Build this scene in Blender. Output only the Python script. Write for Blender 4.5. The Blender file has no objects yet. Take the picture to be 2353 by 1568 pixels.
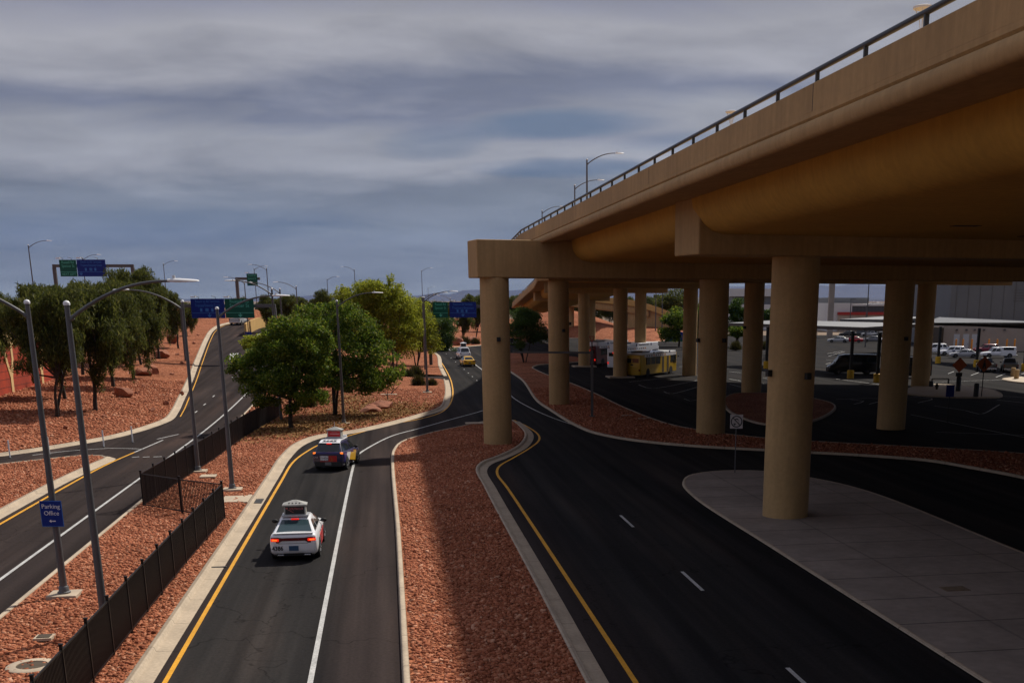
import bpy, math, random
import numpy as np
from mathutils import Vector, Matrix
from mathutils.geometry import delaunay_2d_cdt
rng = np.random.default_rng(11); random.seed(11)
S = bpy.context.scene; COL = S.collection
rad = math.radians

# ------------------------------------------------------------------ camera
# X runs across the ramps (to the right), Y along them, Z up; the camera stands at the origin, 9.7 m up
FPX, PX, PY, CAMH, W0, H0 = 2679., 1376., 1450., 9.7, 2352., 1568.
PIT = math.atan(760/FPX); CP, SP = math.cos(PIT), math.sin(PIT)
YAW = rad(10)                                   # camera looks 10 degrees to the right of the ramps
ca, sa = math.cos(YAW), math.sin(YAW)
cam = bpy.data.cameras.new('camera'); camo = bpy.data.objects.new('camera', cam); COL.objects.link(camo)
camo.location = (0, 0, CAMH); camo.rotation_euler = (math.pi/2-PIT, 0, -YAW)
cam.sensor_fit = 'HORIZONTAL'; cam.sensor_width = 36; cam.lens = FPX/W0*36
cam.shift_x = (W0/2-PX)/W0; cam.shift_y = (PY-H0/2)/W0
cam.clip_start = .3; cam.clip_end = 60000
S.camera = camo

def ray(x, y):
    u = (x-PX)/FPX; v = (PY-y)/FPX
    xr, yf, zz = u, CP+v*SP, -SP+v*CP
    return np.array([xr*ca+yf*sa, -xr*sa+yf*ca, zz, yf])
def P(x, y, z=0.):                              # photo point on the level z
    d = ray(x, y); t = (z-CAMH)/d[2]; return (d[0]*t, d[1]*t, z)
def PD(x, y, D):                                # photo point at the forward distance D
    d = ray(x, y); t = D/d[3]; return (d[0]*t, d[1]*t, CAMH+d[2]*t)
def pxm(D, z=0.):                               # photo pixels per metre
    return FPX/(D*CP-(z-CAMH)*SP)
def proj(X, Y, Z):
    xr = X*ca-Y*sa; yf = X*sa+Y*ca; z = Z-CAMH
    dep = yf*CP-z*SP; return PX+FPX*xr/dep, PY-FPX*(yf*SP+z*CP)/dep, dep

# ------------------------------------------------------------------ terrain
def sm(a, b, x):
    t = np.clip((np.asarray(x, float)-a)/(b-a), 0, 1); return t*t*(3-2*t)
def rise(y):
    y = np.asarray(y, float)
    q = .043*(np.clip(y, 85, 130)-85)**2/90
    return (q+.043*(np.clip(y, 130, 290)-130))*(1-.85*sm(238, 340, y))
def hz(x, y): return rise(y)*(1-sm(-13, 4, x))
def hit(x, y, fn):                              # photo point on a terrain function
    d = ray(x, y); o = np.array([0, 0, CAMH])
    f = lambda t: CAMH+d[2]*t-float(fn(d[0]*t, d[1]*t))
    t0 = 15.; t = t0
    while f(t) > 0 and t < 2500: t0 = t; t *= 1.02
    for _ in range(30):
        m = (t0+t)/2
        if f(m) > 0: t0 = m
        else: t = m
    return (d[0]*t, d[1]*t, CAMH+d[2]*t)
def G(x, y, dz=0.): return hit(x, y, lambda a, b: hz(a, b)+dz)

# ------------------------------------------------------------------ mesh helper
class MB:
    def __init__(s): s.v = []; s.f = []; s.m = []
    def add(s, vs, fs, mi=0):
        n = len(s.v); s.v += [tuple(map(float, p)) for p in vs]
        s.f += [tuple(i+n for i in f) for f in fs]; s.m += [mi]*len(fs); return s
    def box(s, c, d, rz=0., mi=0, top=1.):
        x, y, z = d[0]/2, d[1]/2, d[2]/2; k = math.cos(rz); q = math.sin(rz); vs = []
        for dz in (-z, z):
            t = top if dz > 0 else 1.
            for dx, dy in ((-x, -y), (x, -y), (x, y), (-x, y)):
                vs.append((c[0]+(dx*k-dy*q)*t, c[1]+(dx*q+dy*k)*t, c[2]+dz))
        return s.add(vs, [(3, 2, 1, 0), (4, 5, 6, 7), (0, 1, 5, 4), (1, 2, 6, 5), (2, 3, 7, 6), (3, 0, 4, 7)], mi)
    def bar(s, a, b, w, h, mi=0):               # box from a to b, width across, height up
        a, b = Vector(a), Vector(b); d = (b-a).normalized()
        up = Vector((0, 0, 1)) if abs(d.z) < .95 else Vector((0, 1, 0))
        r = d.cross(up).normalized(); u = r.cross(d)
        vs = [p+r*(i*w/2)+u*(j*h/2) for p in (a, b) for i, j in ((-1, -1), (1, -1), (1, 1), (-1, 1))]
        return s.add(vs, [(0, 1, 2, 3), (7, 6, 5, 4), (1, 0, 4, 5), (2, 1, 5, 6), (3, 2, 6, 7), (0, 3, 7, 4)], mi)
    def tube(s, pts, r, n=8, mi=0, cap=True):
        pts = [Vector(p) for p in pts]; m = len(pts); rs = r if hasattr(r, '__len__') else [r]*m
        vs = []; prev = None
        for i, p in enumerate(pts):
            d = (pts[min(i+1, m-1)]-pts[max(i-1, 0)]).normalized()
            if prev is None:
                a = Vector((1, 0, 0)) if abs(d.x) < .9 else Vector((0, 1, 0))
                u = (a-d*a.dot(d)).normalized()
            else: u = (prev-d*prev.dot(d)).normalized()
            prev = u; w = d.cross(u)
            for k in range(n):
                t = 2*math.pi*k/n; vs.append(p+(u*math.cos(t)+w*math.sin(t))*rs[i])
        fs = [(i*n+k, i*n+(k+1) % n, (i+1)*n+(k+1) % n, (i+1)*n+k) for i in range(m-1) for k in range(n)]
        if cap: fs += [tuple(range(n-1, -1, -1)), tuple((m-1)*n+k for k in range(n))]
        return s.add(vs, fs, mi)
    def lathe(s, prof, c=(0, 0, 0), n=24, axis='z', mi=0, cap=True):
        vs = []
        for r, h in prof:
            for k in range(n):
                t = 2*math.pi*k/n; a, b = r*math.cos(t), r*math.sin(t)
                o = (a, b, h) if axis == 'z' else ((h, a, b) if axis == 'x' else (b, h, a))
                vs.append((c[0]+o[0], c[1]+o[1], c[2]+o[2]))
        m = len(prof)
        fs = [(i*n+k, i*n+(k+1) % n, (i+1)*n+(k+1) % n, (i+1)*n+k) for i in range(m-1) for k in range(n)]
        if cap: fs += [tuple(range(n-1, -1, -1)), tuple((m-1)*n+k for k in range(n))]
        return s.add(vs, fs, mi)
    def loft(s, rows, closed=True, cap=True, mi=0):
        n = len(rows[0]); m = len(rows); vs = [p for r in rows for p in r]
        kk = n if closed else n-1
        fs = [(i*n+k, i*n+(k+1) % n, (i+1)*n+(k+1) % n, (i+1)*n+k) for i in range(m-1) for k in range(kk)]
        if cap and closed: fs += [tuple(range(n-1, -1, -1)), tuple((m-1)*n+k for k in range(n))]
        return s.add(vs, fs, mi)
    def prism(s, poly, vec, mi=0):              # 3-D polygon pushed along vec
        n = len(poly); v = Vector(vec); a = [Vector(p) for p in poly]
        return s.add(a+[p+v for p in a], [tuple(range(n-1, -1, -1)), tuple(range(n, 2*n))]+[(k, (k+1) % n, n+(k+1) % n, n+k) for k in range(n)], mi)
    def ball(s, c, r, n=10, m=6, mi=0):
        rx, ry, rz = r if hasattr(r, '__len__') else (r, r, r)
        rows = [[(c[0]+rx*math.sin(math.pi*i/m)*math.cos(2*math.pi*k/n), c[1]+ry*math.sin(math.pi*i/m)*math.sin(2*math.pi*k/n), c[2]-rz*math.cos(math.pi*i/m)) for k in range(n)] for i in range(m+1)]
        return s.loft(rows, True, False, mi)
    def build(s, name, mats, parent=None, smooth=None, bevel=0, loc=None, rz=0, fix=True):
        me = bpy.data.meshes.new(name); me.from_pydata(s.v, [], s.f)
        ms = mats if isinstance(mats, (list, tuple)) else [mats]
        for m in ms: me.materials.append(m)
        if len(ms) > 1: me.polygons.foreach_set('material_index', s.m)
        if fix:
            import bmesh
            bm = bmesh.new(); bm.from_mesh(me); bmesh.ops.recalc_face_normals(bm, faces=bm.faces); bm.to_mesh(me); bm.free()
        if smooth is not None:
            me.polygons.foreach_set('use_smooth', [True]*len(me.polygons)); me.set_sharp_from_angle(angle=rad(smooth))
        me.update()
        o = bpy.data.objects.new(name, me); COL.objects.link(o)
        if parent: o.parent = parent
        if loc is not None: o.location = loc
        o.rotation_euler.z = rz
        if bevel:
            b = o.modifiers.new('bevel', 'BEVEL'); b.width = bevel; b.segments = 2; b.limit_method = 'ANGLE'; b.angle_limit = rad(35)
        return o
def npmesh(name, verts, faces, mat, parent=None, smooth=False):
    me = bpy.data.meshes.new(name); verts = np.asarray(verts, np.float32); faces = np.asarray(faces, np.int32)
    k = faces.shape[1]
    me.vertices.add(len(verts)); me.vertices.foreach_set('co', verts.ravel())
    me.loops.add(faces.size); me.loops.foreach_set('vertex_index', faces.ravel())
    me.polygons.add(len(faces)); me.polygons.foreach_set('loop_start', np.arange(0, faces.size, k, dtype=np.int32))
    me.materials.append(mat); me.update(calc_edges=True)
    if smooth: me.polygons.foreach_set('use_smooth', [True]*len(faces))
    o = bpy.data.objects.new(name, me); COL.objects.link(o)
    if parent: o.parent = parent
    return o
def thing(name, label, cat, loc=(0, 0, 0), rz=0., group=None):
    o = bpy.data.objects.new(name, None); COL.objects.link(o); o.empty_display_size = .2
    o.location = loc; o.rotation_euler.z = rz; o['label'] = label; o['category'] = cat
    if group: o['group'] = group
    return o
def tag(o, label, cat, group=None):
    o['label'] = label; o['category'] = cat
    if group: o['group'] = group
    return o
def struct(o): o['kind'] = 'structure'; return o
def dup(src, loc, rz, label, group=None):
    def cp(o, par):
        c = o.copy(); COL.objects.link(c)
        if par: c.parent = par
        for ch in list(o.children): cp(ch, c)
        return c
    r = cp(src, None); r.location = loc; r.rotation_euler.z = rz; r['label'] = label
    if group: r['group'] = group
    return r
def text(name, s, size, mat, parent, loc, rot=(math.pi/2, 0, 0), align='CENTER', sx=1., depth=.004, bold=0.):
    cu = bpy.data.curves.new('t', 'FONT'); cu.body = s; cu.size = size; cu.align_x = align; cu.align_y = 'CENTER'; cu.extrude = depth; cu.offset = bold; cu.resolution_u = 2
    to = bpy.data.objects.new('t', cu); COL.objects.link(to)
    dg = bpy.context.evaluated_depsgraph_get()
    me = bpy.data.meshes.new_from_object(to.evaluated_get(dg)); bpy.data.objects.remove(to); bpy.data.curves.remove(cu)
    me.name = name
    me.transform(Matrix.Diagonal((sx, 1, 1, 1)))
    me.materials.clear(); me.materials.append(mat)
    o = bpy.data.objects.new(name, me); COL.objects.link(o); o.parent = parent; o.location = loc; o.rotation_euler = rot
    return o

# ------------------------------------------------------------------ materials
def nodes(m): return m.node_tree.nodes, m.node_tree.links
def mat(name, col, rough=.6, metal=0., n=None, bump=None, emit=0., coat=0., spec=.5, pos=True, n2=None, streak=0.):
    """n = (scale, amount) broad tint, n2 = the same finer, bump = (scale, strength)"""
    m = bpy.data.materials.new(name); m.use_nodes = True; N, L = nodes(m); b = N['Principled BSDF']
    b.inputs['Roughness'].default_value = rough; b.inputs['Metallic'].default_value = metal
    b.inputs['Specular IOR Level'].default_value = spec; b.inputs['Coat Weight'].default_value = coat
    b.inputs['Base Color'].default_value = (*col, 1)
    if emit:
        b.inputs['Emission Color'].default_value = (*col, 1); b.inputs['Emission Strength'].default_value = emit
    src = None
    if n or bump or n2:
        if pos: g = N.new('ShaderNodeNewGeometry'); src = g.outputs['Position']
        else: g = N.new('ShaderNodeTexCoord'); src = g.outputs['Object']
    cur = None
    for q in (n, n2):
        if not q: continue
        t = N.new('ShaderNodeTexNoise'); t.inputs['Scale'].default_value = q[0]; t.inputs['Detail'].default_value = 6; L.new(src, t.inputs['Vector'])
        r = N.new('ShaderNodeMapRange'); r.inputs[1].default_value = .28; r.inputs[2].default_value = .72
        r.inputs[3].default_value = 1-q[1]; r.inputs[4].default_value = 1+q[1]; L.new(t.outputs['Fac'], r.inputs[0])
        mx = N.new('ShaderNodeMix'); mx.data_type = 'RGBA'; mx.blend_type = 'MULTIPLY'; mx.inputs[0].default_value = 1
        if cur is None: mx.inputs[6].default_value = (*col, 1)
        else: L.new(cur, mx.inputs[6])
        L.new(r.outputs[0], mx.inputs[7]); cur = mx.outputs[2]
    if cur is not None: L.new(cur, b.inputs['Base Color'])
    if streak:
        mp = N.new('ShaderNodeMapping'); mp.inputs['Scale'].default_value = (2.2, 2.2, .16); L.new(src, mp.inputs['Vector']); t = N.new('ShaderNodeTexNoise'); t.inputs['Scale'].default_value = 1.6; t.inputs['Detail'].default_value = 7; t.inputs['Roughness'].default_value = .65; L.new(mp.outputs[0], t.inputs['Vector'])
        r = N.new('ShaderNodeMapRange'); r.inputs[1].default_value = .3; r.inputs[2].default_value = .62; r.inputs[3].default_value = 1-streak; r.inputs[4].default_value = 1.04; L.new(t.outputs['Fac'], r.inputs[0])
        mx = N.new('ShaderNodeMix'); mx.data_type = 'RGBA'; mx.blend_type = 'MULTIPLY'; mx.inputs[0].default_value = 1; L.new(cur, mx.inputs[6]); L.new(r.outputs[0], mx.inputs[7]); cur = mx.outputs[2]; L.new(cur, b.inputs['Base Color'])
    if bump:
        t = N.new('ShaderNodeTexNoise'); t.inputs['Scale'].default_value = bump[0]; t.inputs['Detail'].default_value = 8; L.new(src, t.inputs['Vector'])
        bp = N.new('ShaderNodeBump'); bp.inputs['Strength'].default_value = bump[1]; bp.inputs['Distance'].default_value = .05
        L.new(t.outputs['Fac'], bp.inputs['Height']); L.new(bp.outputs[0], b.inputs['Normal'])
    return m
def ramp(N, stops):
    r = N.new('ShaderNodeValToRGB'); e = r.color_ramp.elements
    while len(e) < len(stops): e.new(.5)
    for k, (p, c) in zip(e, stops): k.position = p; k.color = (*c, 1)
    return r
def island_mat(name, stops, rough=.9, trans=0., scale=None, tint=None):
    m = bpy.data.materials.new(name); m.use_nodes = True; N, L = nodes(m); b = N['Principled BSDF']
    g = N.new('ShaderNodeNewGeometry'); r = ramp(N, stops); L.new(g.outputs['Random Per Island'], r.inputs[0]); out = r.outputs[0]
    if scale:
        t = N.new('ShaderNodeTexNoise'); t.inputs['Scale'].default_value = scale; t.inputs['Detail'].default_value = 3; L.new(g.outputs['Position'], t.inputs['Vector'])
        q = ramp(N, [(.35, tint[0]), (.65, tint[1])]); L.new(t.outputs['Fac'], q.inputs[0])
        mx = N.new('ShaderNodeMix'); mx.data_type = 'RGBA'; mx.blend_type = 'MULTIPLY'; mx.inputs[0].default_value = 1
        L.new(out, mx.inputs[6]); L.new(q.outputs[0], mx.inputs[7]); out = mx.outputs[2]
    L.new(out, b.inputs['Base Color']); b.inputs['Roughness'].default_value = rough; b.inputs['Specular IOR Level'].default_value = .15
    if trans:
        tr = N.new('ShaderNodeBsdfTranslucent'); L.new(out, tr.inputs['Color']); ms = N.new('ShaderNodeMixShader'); ms.inputs[0].default_value = trans
        L.new(b.outputs[0], ms.inputs[1]); L.new(tr.outputs[0], ms.inputs[2]); L.new(ms.outputs[0], N['Material Output'].inputs['Surface'])
    return m

M = {}
def asphalt():
    m = bpy.data.materials.new('asphalt'); m.use_nodes = True; N, L = nodes(m); b = N['Principled BSDF']
    g = N.new('ShaderNodeNewGeometry'); mp = N.new('ShaderNodeMapping'); L.new(g.outputs['Position'], mp.inputs['Vector'])
    mp.inputs['Scale'].default_value = (.55, .05, 1)
    t = N.new('ShaderNodeTexNoise'); t.inputs['Scale'].default_value = 1; t.inputs['Detail'].default_value = 5; L.new(mp.outputs[0], t.inputs['Vector'])
    r = ramp(N, [(.32, (.017, .017, .018)), (.55, (.025, .024, .024)), (.72, (.037, .032, .03))]); L.new(t.outputs['Fac'], r.inputs[0])
    f = N.new('ShaderNodeTexNoise'); f.inputs['Scale'].default_value = 9; f.inputs['Detail'].default_value = 8; f.inputs['Roughness'].default_value = .8; L.new(g.outputs['Position'], f.inputs['Vector'])
    q = ramp(N, [(.25, (.62, .62, .62)), (.75, (1.35, 1.32, 1.3))]); L.new(f.outputs['Fac'], q.inputs[0])
    mx = N.new('ShaderNodeMix'); mx.data_type = 'RGBA'; mx.blend_type = 'MULTIPLY'; mx.inputs[0].default_value = 1
    L.new(r.outputs[0], mx.inputs[6]); L.new(q.outputs[0], mx.inputs[7])
    # worn lane streaks along the ramps, brown dust on the shoulders
    m4 = N.new('ShaderNodeMapping'); m4.inputs['Scale'].default_value = (1.5, .012, 1); L.new(g.outputs['Position'], m4.inputs['Vector'])
    t4 = N.new('ShaderNodeTexNoise'); t4.inputs['Scale'].default_value = 1; t4.inputs['Detail'].default_value = 4; L.new(m4.outputs[0], t4.inputs['Vector'])
    q4 = ramp(N, [(.3, (.68, .68, .69)), (.7, (1.45, 1.42, 1.4))]); L.new(t4.outputs['Fac'], q4.inputs[0])
    x4 = N.new('ShaderNodeMix'); x4.data_type = 'RGBA'; x4.blend_type = 'MULTIPLY'; x4.inputs[0].default_value = 1; L.new(mx.outputs[2], x4.inputs[6]); L.new(q4.outputs[0], x4.inputs[7])
    sx = N.new('ShaderNodeSeparateXYZ'); L.new(g.outputs['Position'], sx.inputs[0])
    xr_ = N.new('ShaderNodeMapRange'); xr_.inputs[1].default_value = -8; xr_.inputs[2].default_value = 12; L.new(sx.outputs[0], xr_.inputs[0])
    k4 = ramp(N, [(0, (.9, .9, .9)), (.08, (.9, .9, .9)), (.1, (0, 0, 0)), (.27, (0, 0, 0)), (.32, (.85, .85, .85)), (.4, (1, 1, 1)), (.62, (1, 1, 1)), (.69, (.7, .7, .7)), (.78, (.0, .0, .0)), (1, (0, 0, 0))]); L.new(xr_.outputs[0], k4.inputs[0])
    mx = N.new('ShaderNodeMix'); mx.data_type = 'RGBA'; mx.blend_type = 'MULTIPLY'; L.new(k4.outputs[0], mx.inputs[0]); L.new(x4.outputs[2], mx.inputs[6]); mx.inputs[7].default_value = (1.5, 1.22, 1.15, 1)
    # hairline cracks
    v = N.new('ShaderNodeTexVoronoi'); v.feature = 'DISTANCE_TO_EDGE'; v.inputs['Scale'].default_value = .11
    w = N.new('ShaderNodeTexNoise'); w.inputs['Scale'].default_value = .8; L.new(g.outputs['Position'], w.inputs['Vector'])
    va = N.new('ShaderNodeMix'); va.data_type = 'RGBA'; va.inputs[0].default_value = .35; L.new(g.outputs['Position'], va.inputs[6]); L.new(w.outputs['Color'], va.inputs[7])
    vs = N.new('ShaderNodeVectorMath'); vs.operation = 'MULTIPLY_ADD'; L.new(w.outputs['Color'], vs.inputs[0]); vs.inputs[1].default_value = (3, 3, 0); L.new(g.outputs['Position'], vs.inputs[2])
    L.new(vs.outputs[0], v.inputs['Vector'])
    c = N.new('ShaderNodeMapRange'); c.inputs[1].default_value = .0; c.inputs[2].default_value = .004; c.inputs[3].default_value = .55; c.inputs[4].default_value = 1; L.new(v.outputs['Distance'], c.inputs[0])
    m2 = N.new('ShaderNodeMix'); m2.data_type = 'RGBA'; m2.blend_type = 'MULTIPLY'; m2.inputs[0].default_value = 1
    L.new(mx.outputs[2], m2.inputs[6]); L.new(c.outputs[0], m2.inputs[7]); L.new(m2.outputs[2], b.inputs['Base Color'])
    b.inputs['Roughness'].default_value = .85; b.inputs['Specular IOR Level'].default_value = .02
    bp = N.new('ShaderNodeBump'); bp.inputs['Strength'].default_value = .3; bp.inputs['Distance'].default_value = .02; L.new(f.outputs['Fac'], bp.inputs['Height']); L.new(bp.outputs[0], b.inputs['Normal'])
    return m
def kerb_mat(name, col, step):
    m = mat(name, col, .85, n=(.6, .16), n2=(9, .14), bump=(14, .25)); N, L = nodes(m); b = N['Principled BSDF']
    uv = N.new('ShaderNodeUVMap'); uv.uv_map = 'UVMap'; sx = N.new('ShaderNodeSeparateXYZ'); L.new(uv.outputs[0], sx.inputs[0])
    d = N.new('ShaderNodeMath'); d.operation = 'DIVIDE'; d.inputs[1].default_value = step; L.new(sx.outputs[0], d.inputs[0])
    fr = N.new('ShaderNodeMath'); fr.operation = 'FRACT'; L.new(d.outputs[0], fr.inputs[0])
    r = N.new('ShaderNodeMapRange'); r.inputs[1].default_value = .006; r.inputs[2].default_value = .014; r.inputs[3].default_value = .3; r.inputs[4].default_value = 1; L.new(fr.outputs[0], r.inputs[0])
    src = b.inputs['Base Color'].links[0].from_socket
    mx = N.new('ShaderNodeMix'); mx.data_type = 'RGBA'; mx.blend_type = 'MULTIPLY'; mx.inputs[0].default_value = 1
    L.new(src, mx.inputs[6]); L.new(r.outputs[0], mx.inputs[7])
    # a dark seam and scuffs along the gutter line
    r2 = ramp(N, [(.0, (.9, .9, .9)), (.18, (1, 1, 1)), (.24, (.62, .58, .54)), (.3, (1, 1, 1)), (.93, (.95, .93, .9)), (1, (.7, .68, .66))]); L.new(sx.outputs[1], r2.inputs[0])
    m3 = N.new('ShaderNodeMix'); m3.data_type = 'RGBA'; m3.blend_type = 'MULTIPLY'; m3.inputs[0].default_value = 1
    L.new(mx.outputs[2], m3.inputs[6]); L.new(r2.outputs[0], m3.inputs[7]); L.new(m3.outputs[2], b.inputs['Base Color'])
    return m
def pave_mat():
    m = mat('sidewalk concrete', (.265, .222, .19), .85, n=(.35, .2), n2=(3, .12), bump=(20, .15)); N, L = nodes(m); b = N['Principled BSDF']
    g = N.new('ShaderNodeNewGeometry'); sx = N.new('ShaderNodeSeparateXYZ'); L.new(g.outputs['Position'], sx.inputs[0])
    out = b.inputs['Base Color'].links[0].from_socket
    for k, step, off in ((1, 3.05, .4), (0, 4.6, 1.1)):
        a = N.new('ShaderNodeMath'); a.operation = 'MULTIPLY_ADD'; a.inputs[1].default_value = 1/step; a.inputs[2].default_value = off; L.new(sx.outputs[k], a.inputs[0])
        fr = N.new('ShaderNodeMath'); fr.operation = 'FRACT'; L.new(a.outputs[0], fr.inputs[0])
        r = N.new('ShaderNodeMapRange'); r.inputs[1].default_value = .016; r.inputs[2].default_value = .03; r.inputs[3].default_value = .3 if k else .72; r.inputs[4].default_value = 1; L.new(fr.outputs[0], r.inputs[0])
        mx = N.new('ShaderNodeMix'); mx.data_type = 'RGBA'; mx.blend_type = 'MULTIPLY'; mx.inputs[0].default_value = 1
        L.new(out, mx.inputs[6]); L.new(r.outputs[0], mx.inputs[7]); out = mx.outputs[2]
    L.new(out, b.inputs['Base Color']); return m
def gravel_base():
    m = bpy.data.materials.new('red gravel'); m.use_nodes = True; N, L = nodes(m); b = N['Principled BSDF']
    g = N.new('ShaderNodeNewGeometry')
    v = N.new('ShaderNodeTexVoronoi'); v.inputs['Scale'].default_value = 7.5; L.new(g.outputs['Position'], v.inputs['Vector'])
    sx = N.new('ShaderNodeSeparateXYZ'); L.new(v.outputs['Color'], sx.inputs[0])
    r = ramp(N, [(0, (.13, .043, .02)), (.35, (.26, .088, .043)), (.75, (.37, .14, .072)), (1, (.47, .215, .13))]); L.new(sx.outputs[0], r.inputs[0])
    t = N.new('ShaderNodeTexNoise'); t.inputs['Scale'].default_value = .25; t.inputs['Detail'].default_value = 5; L.new(g.outputs['Position'], t.inputs['Vector'])
    q = ramp(N, [(.3, (.75, .72, .68)), (.7, (1.2, 1.18, 1.15))]); L.new(t.outputs['Fac'], q.inputs[0])
    mx = N.new('ShaderNodeMix'); mx.data_type = 'RGBA'; mx.blend_type = 'MULTIPLY'; mx.inputs[0].default_value = 1
    L.new(r.outputs[0], mx.inputs[6]); L.new(q.outputs[0], mx.inputs[7]); L.new(mx.outputs[2], b.inputs['Base Color'])
    b.inputs['Roughness'].default_value = .95; b.inputs['Specular IOR Level'].default_value = .1
    bp = N.new('ShaderNodeBump'); bp.inputs['Strength'].default_value = 1; bp.inputs['Distance'].default_value = .12; L.new(v.outputs['Distance'], bp.inputs['Height']); bp.invert = True; L.new(bp.outputs[0], b.inputs['Normal'])
    return m
M['asphalt'] = asphalt(); M['gravel'] = gravel_base()
M['stone'] = island_mat('gravel stones', [(0, (.17, .052, .026)), (.3, (.29, .094, .048)), (.7, (.37, .134, .072)), (.93, (.44, .188, .108)), (1, (.54, .3, .2))], .9, scale=.22, tint=((.88, .86, .82), (1.12, 1.12, 1.1)))
M['kerb'] = kerb_mat('kerb concrete', (.40, .325, .24), 3.05)
M['pave'] = pave_mat()
M['pad'] = mat('pad concrete', (.42, .34, .25), .85, n=(2, .15), bump=(16, .2))
M['tan'] = mat('tan painted concrete', (.42, .265, .118), .8, n=(.35, .1), n2=(5, .06), bump=(30, .12), spec=.25, streak=0.16)
M['tancol'] = mat('tan column concrete', (.43, .28, .128), .8, n=(.5, .1), n2=(6, .07), bump=(30, .15), spec=.25, streak=0.1)
M['girder'] = mat('bounce warmed tan girder concrete', (.5, .28, .055), .8, n=(.3, .1), n2=(5, .06), bump=(30, .1), spec=.25, streak=0.12)  # tan concrete made brighter and more orange; warm bounce light put into the colour
M['white'] = mat('white road paint', (.4, .4, .39), .7, n=(1.2, .2), n2=(14, .3))
M['yellow'] = mat('yellow road paint', (.6, .28, .003), .7, n=(1.2, .16), n2=(14, .22))
M['steel'] = mat('galvanised steel', (.105, .108, .115), .5, .3, n=(2.5, .1), n2=(20, .06))
M['darksteel'] = mat('dark weathered steel', (.1, .095, .095), .55, .3, n=(2, .12))
M['lamp'] = mat('pale lamp housing', (.72, .73, .75), .4)
M['rail'] = mat('dark blue grey rail paint', (.03, .036, .045), .45, .2)
M['black'] = mat('black fence paint', (.008, .007, .0075), .45, .1, spec=.3)
M['blackm'] = mat('matt black', (.012, .012, .012), .7)
M['rubber'] = mat('tyre rubber', (.014, .014, .014), .85)
M['rim'] = mat('alloy rim', (.45, .45, .47), .35, .7)
M['glass'] = mat('dark car glass', (.012, .018, .022), .06, spec=.6)
M['backglass'] = mat('tinted rear glass', (.03, .055, .065), .1, spec=.5)
M['chrome'] = mat('bright metal', (.5, .5, .52), .25, .9)
def paint(name, c, r=.3): M[name] = mat(name, c, r, coat=.5, spec=.5)
paint('white paint', (.78, .79, .82)); paint('silver paint', (.38, .39, .41)); paint('yellow paint', (.72, .4, .015)); paint('maroon paint', (.13, .012, .02))
paint('black paint', (.009, .009, .01)); paint('red paint', (.42, .012, .02)); paint('grey paint', (.14, .145, .155)); paint('blue paint', (.012, .03, .13)); paint('purple paint', (.012, .011, .05)); paint('violet paint', (.035, .03, .2)); paint('bus yellow', (.55, .34, .004))
paint('crimson paint', (.2, .008, .03)); paint('dark grey paint', (.035, .037, .042)); paint('navy', (.01, .012, .04))
M['redlight'] = mat('lit red lamp', (1, .02, .006), .4, emit=.7)
M['orangelight'] = mat('lit orange red lamp', (1, .2, .02), .4, emit=1.1)
M['redlens'] = mat('dark red lens', (.12, .003, .006), .15)
M['plate'] = mat('blue licence plate', (.03, .08, .16), .4)
M['signblue'] = mat('blue sign sheeting', (.003, .02, .2), .45, spec=.3); M['signgreen'] = mat('green sign sheeting', (.003, .085, .06), .45, spec=.3)
M['bluetext'] = mat('blue tinted letters', (.03, .16, .5), .5); M['greentext'] = mat('pale green letters', (.1, .48, .38), .5); M['whitetext'] = mat('white letters', (.7, .72, .78), .5)
M['signwhite'] = mat('white sign sheeting', (.6, .55, .54), .5); M['orangesign'] = mat('orange sign sheeting', (.38, .075, .01), .6); M['redtext'] = mat('salmon letters', (.6, .14, .13), .5)
M['adred'] = mat('red advert', (.42, .012, .012), .4); M['blacktext'] = mat('black letters', (.01, .01, .012), .5)
M['orangewall'] = mat('burnt orange wall paint', (.32, .03, .006), .8, n=(.7, .3), n2=(6, .1)); M['cream'] = mat('cream wall paint', (.62, .43, .2), .8, n=(1, .1))
M['ochre'] = mat('ochre wall paint', (.5, .31, .1), .8, n=(.5, .1))
M['boulder'] = mat('red boulder rock', (.26, .09, .045), .9, n=(1.5, .3), n2=(9, .25), bump=(5, .8))
M['bark'] = mat('dark bark', (.03, .022, .016), .9, n=(3, .3)); M['bark2'] = mat('brown bark', (.06, .042, .026), .9, n=(3, .3))
M['bollard'] = mat('yellow post paint', (.62, .36, .01), .6, n=(2, .15)); M['bollardo'] = mat('orange post paint', (.6, .22, .01), .6)
M['desert'] = mat('desert ground', (.15, .1, .062), .95, n=(.02, .25), n2=(.6, .2)); M['mount'] = mat('mountain rock', (.04, .042, .055), .95, n=(.0008, .25), n2=(.006, .2))
M['canopy'] = mat('white metal roof', (.17, .175, .18), .5, n=(.2, .08)); M['beige'] = mat('beige stucco', (.36, .30, .25), .85, n=(.4, .08), bump=(12, .2))
M['greymetal'] = mat('grey metal cladding', (.12, .122, .13), .6, n=(.3, .06)); M['doorwhite'] = mat('pale door paint', (.5, .52, .54), .6); M['bldwhite'] = mat('white building paint', (.55, .55, .56), .7, n=(.2, .06)); M['blddark'] = mat('dark louvres', (.05, .052, .058), .6); M['redband'] = mat('red band paint', (.33, .02, .015), .6)
M['metalgrate'] = mat('dark iron', (.03, .03, .032), .6, .3)
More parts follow.
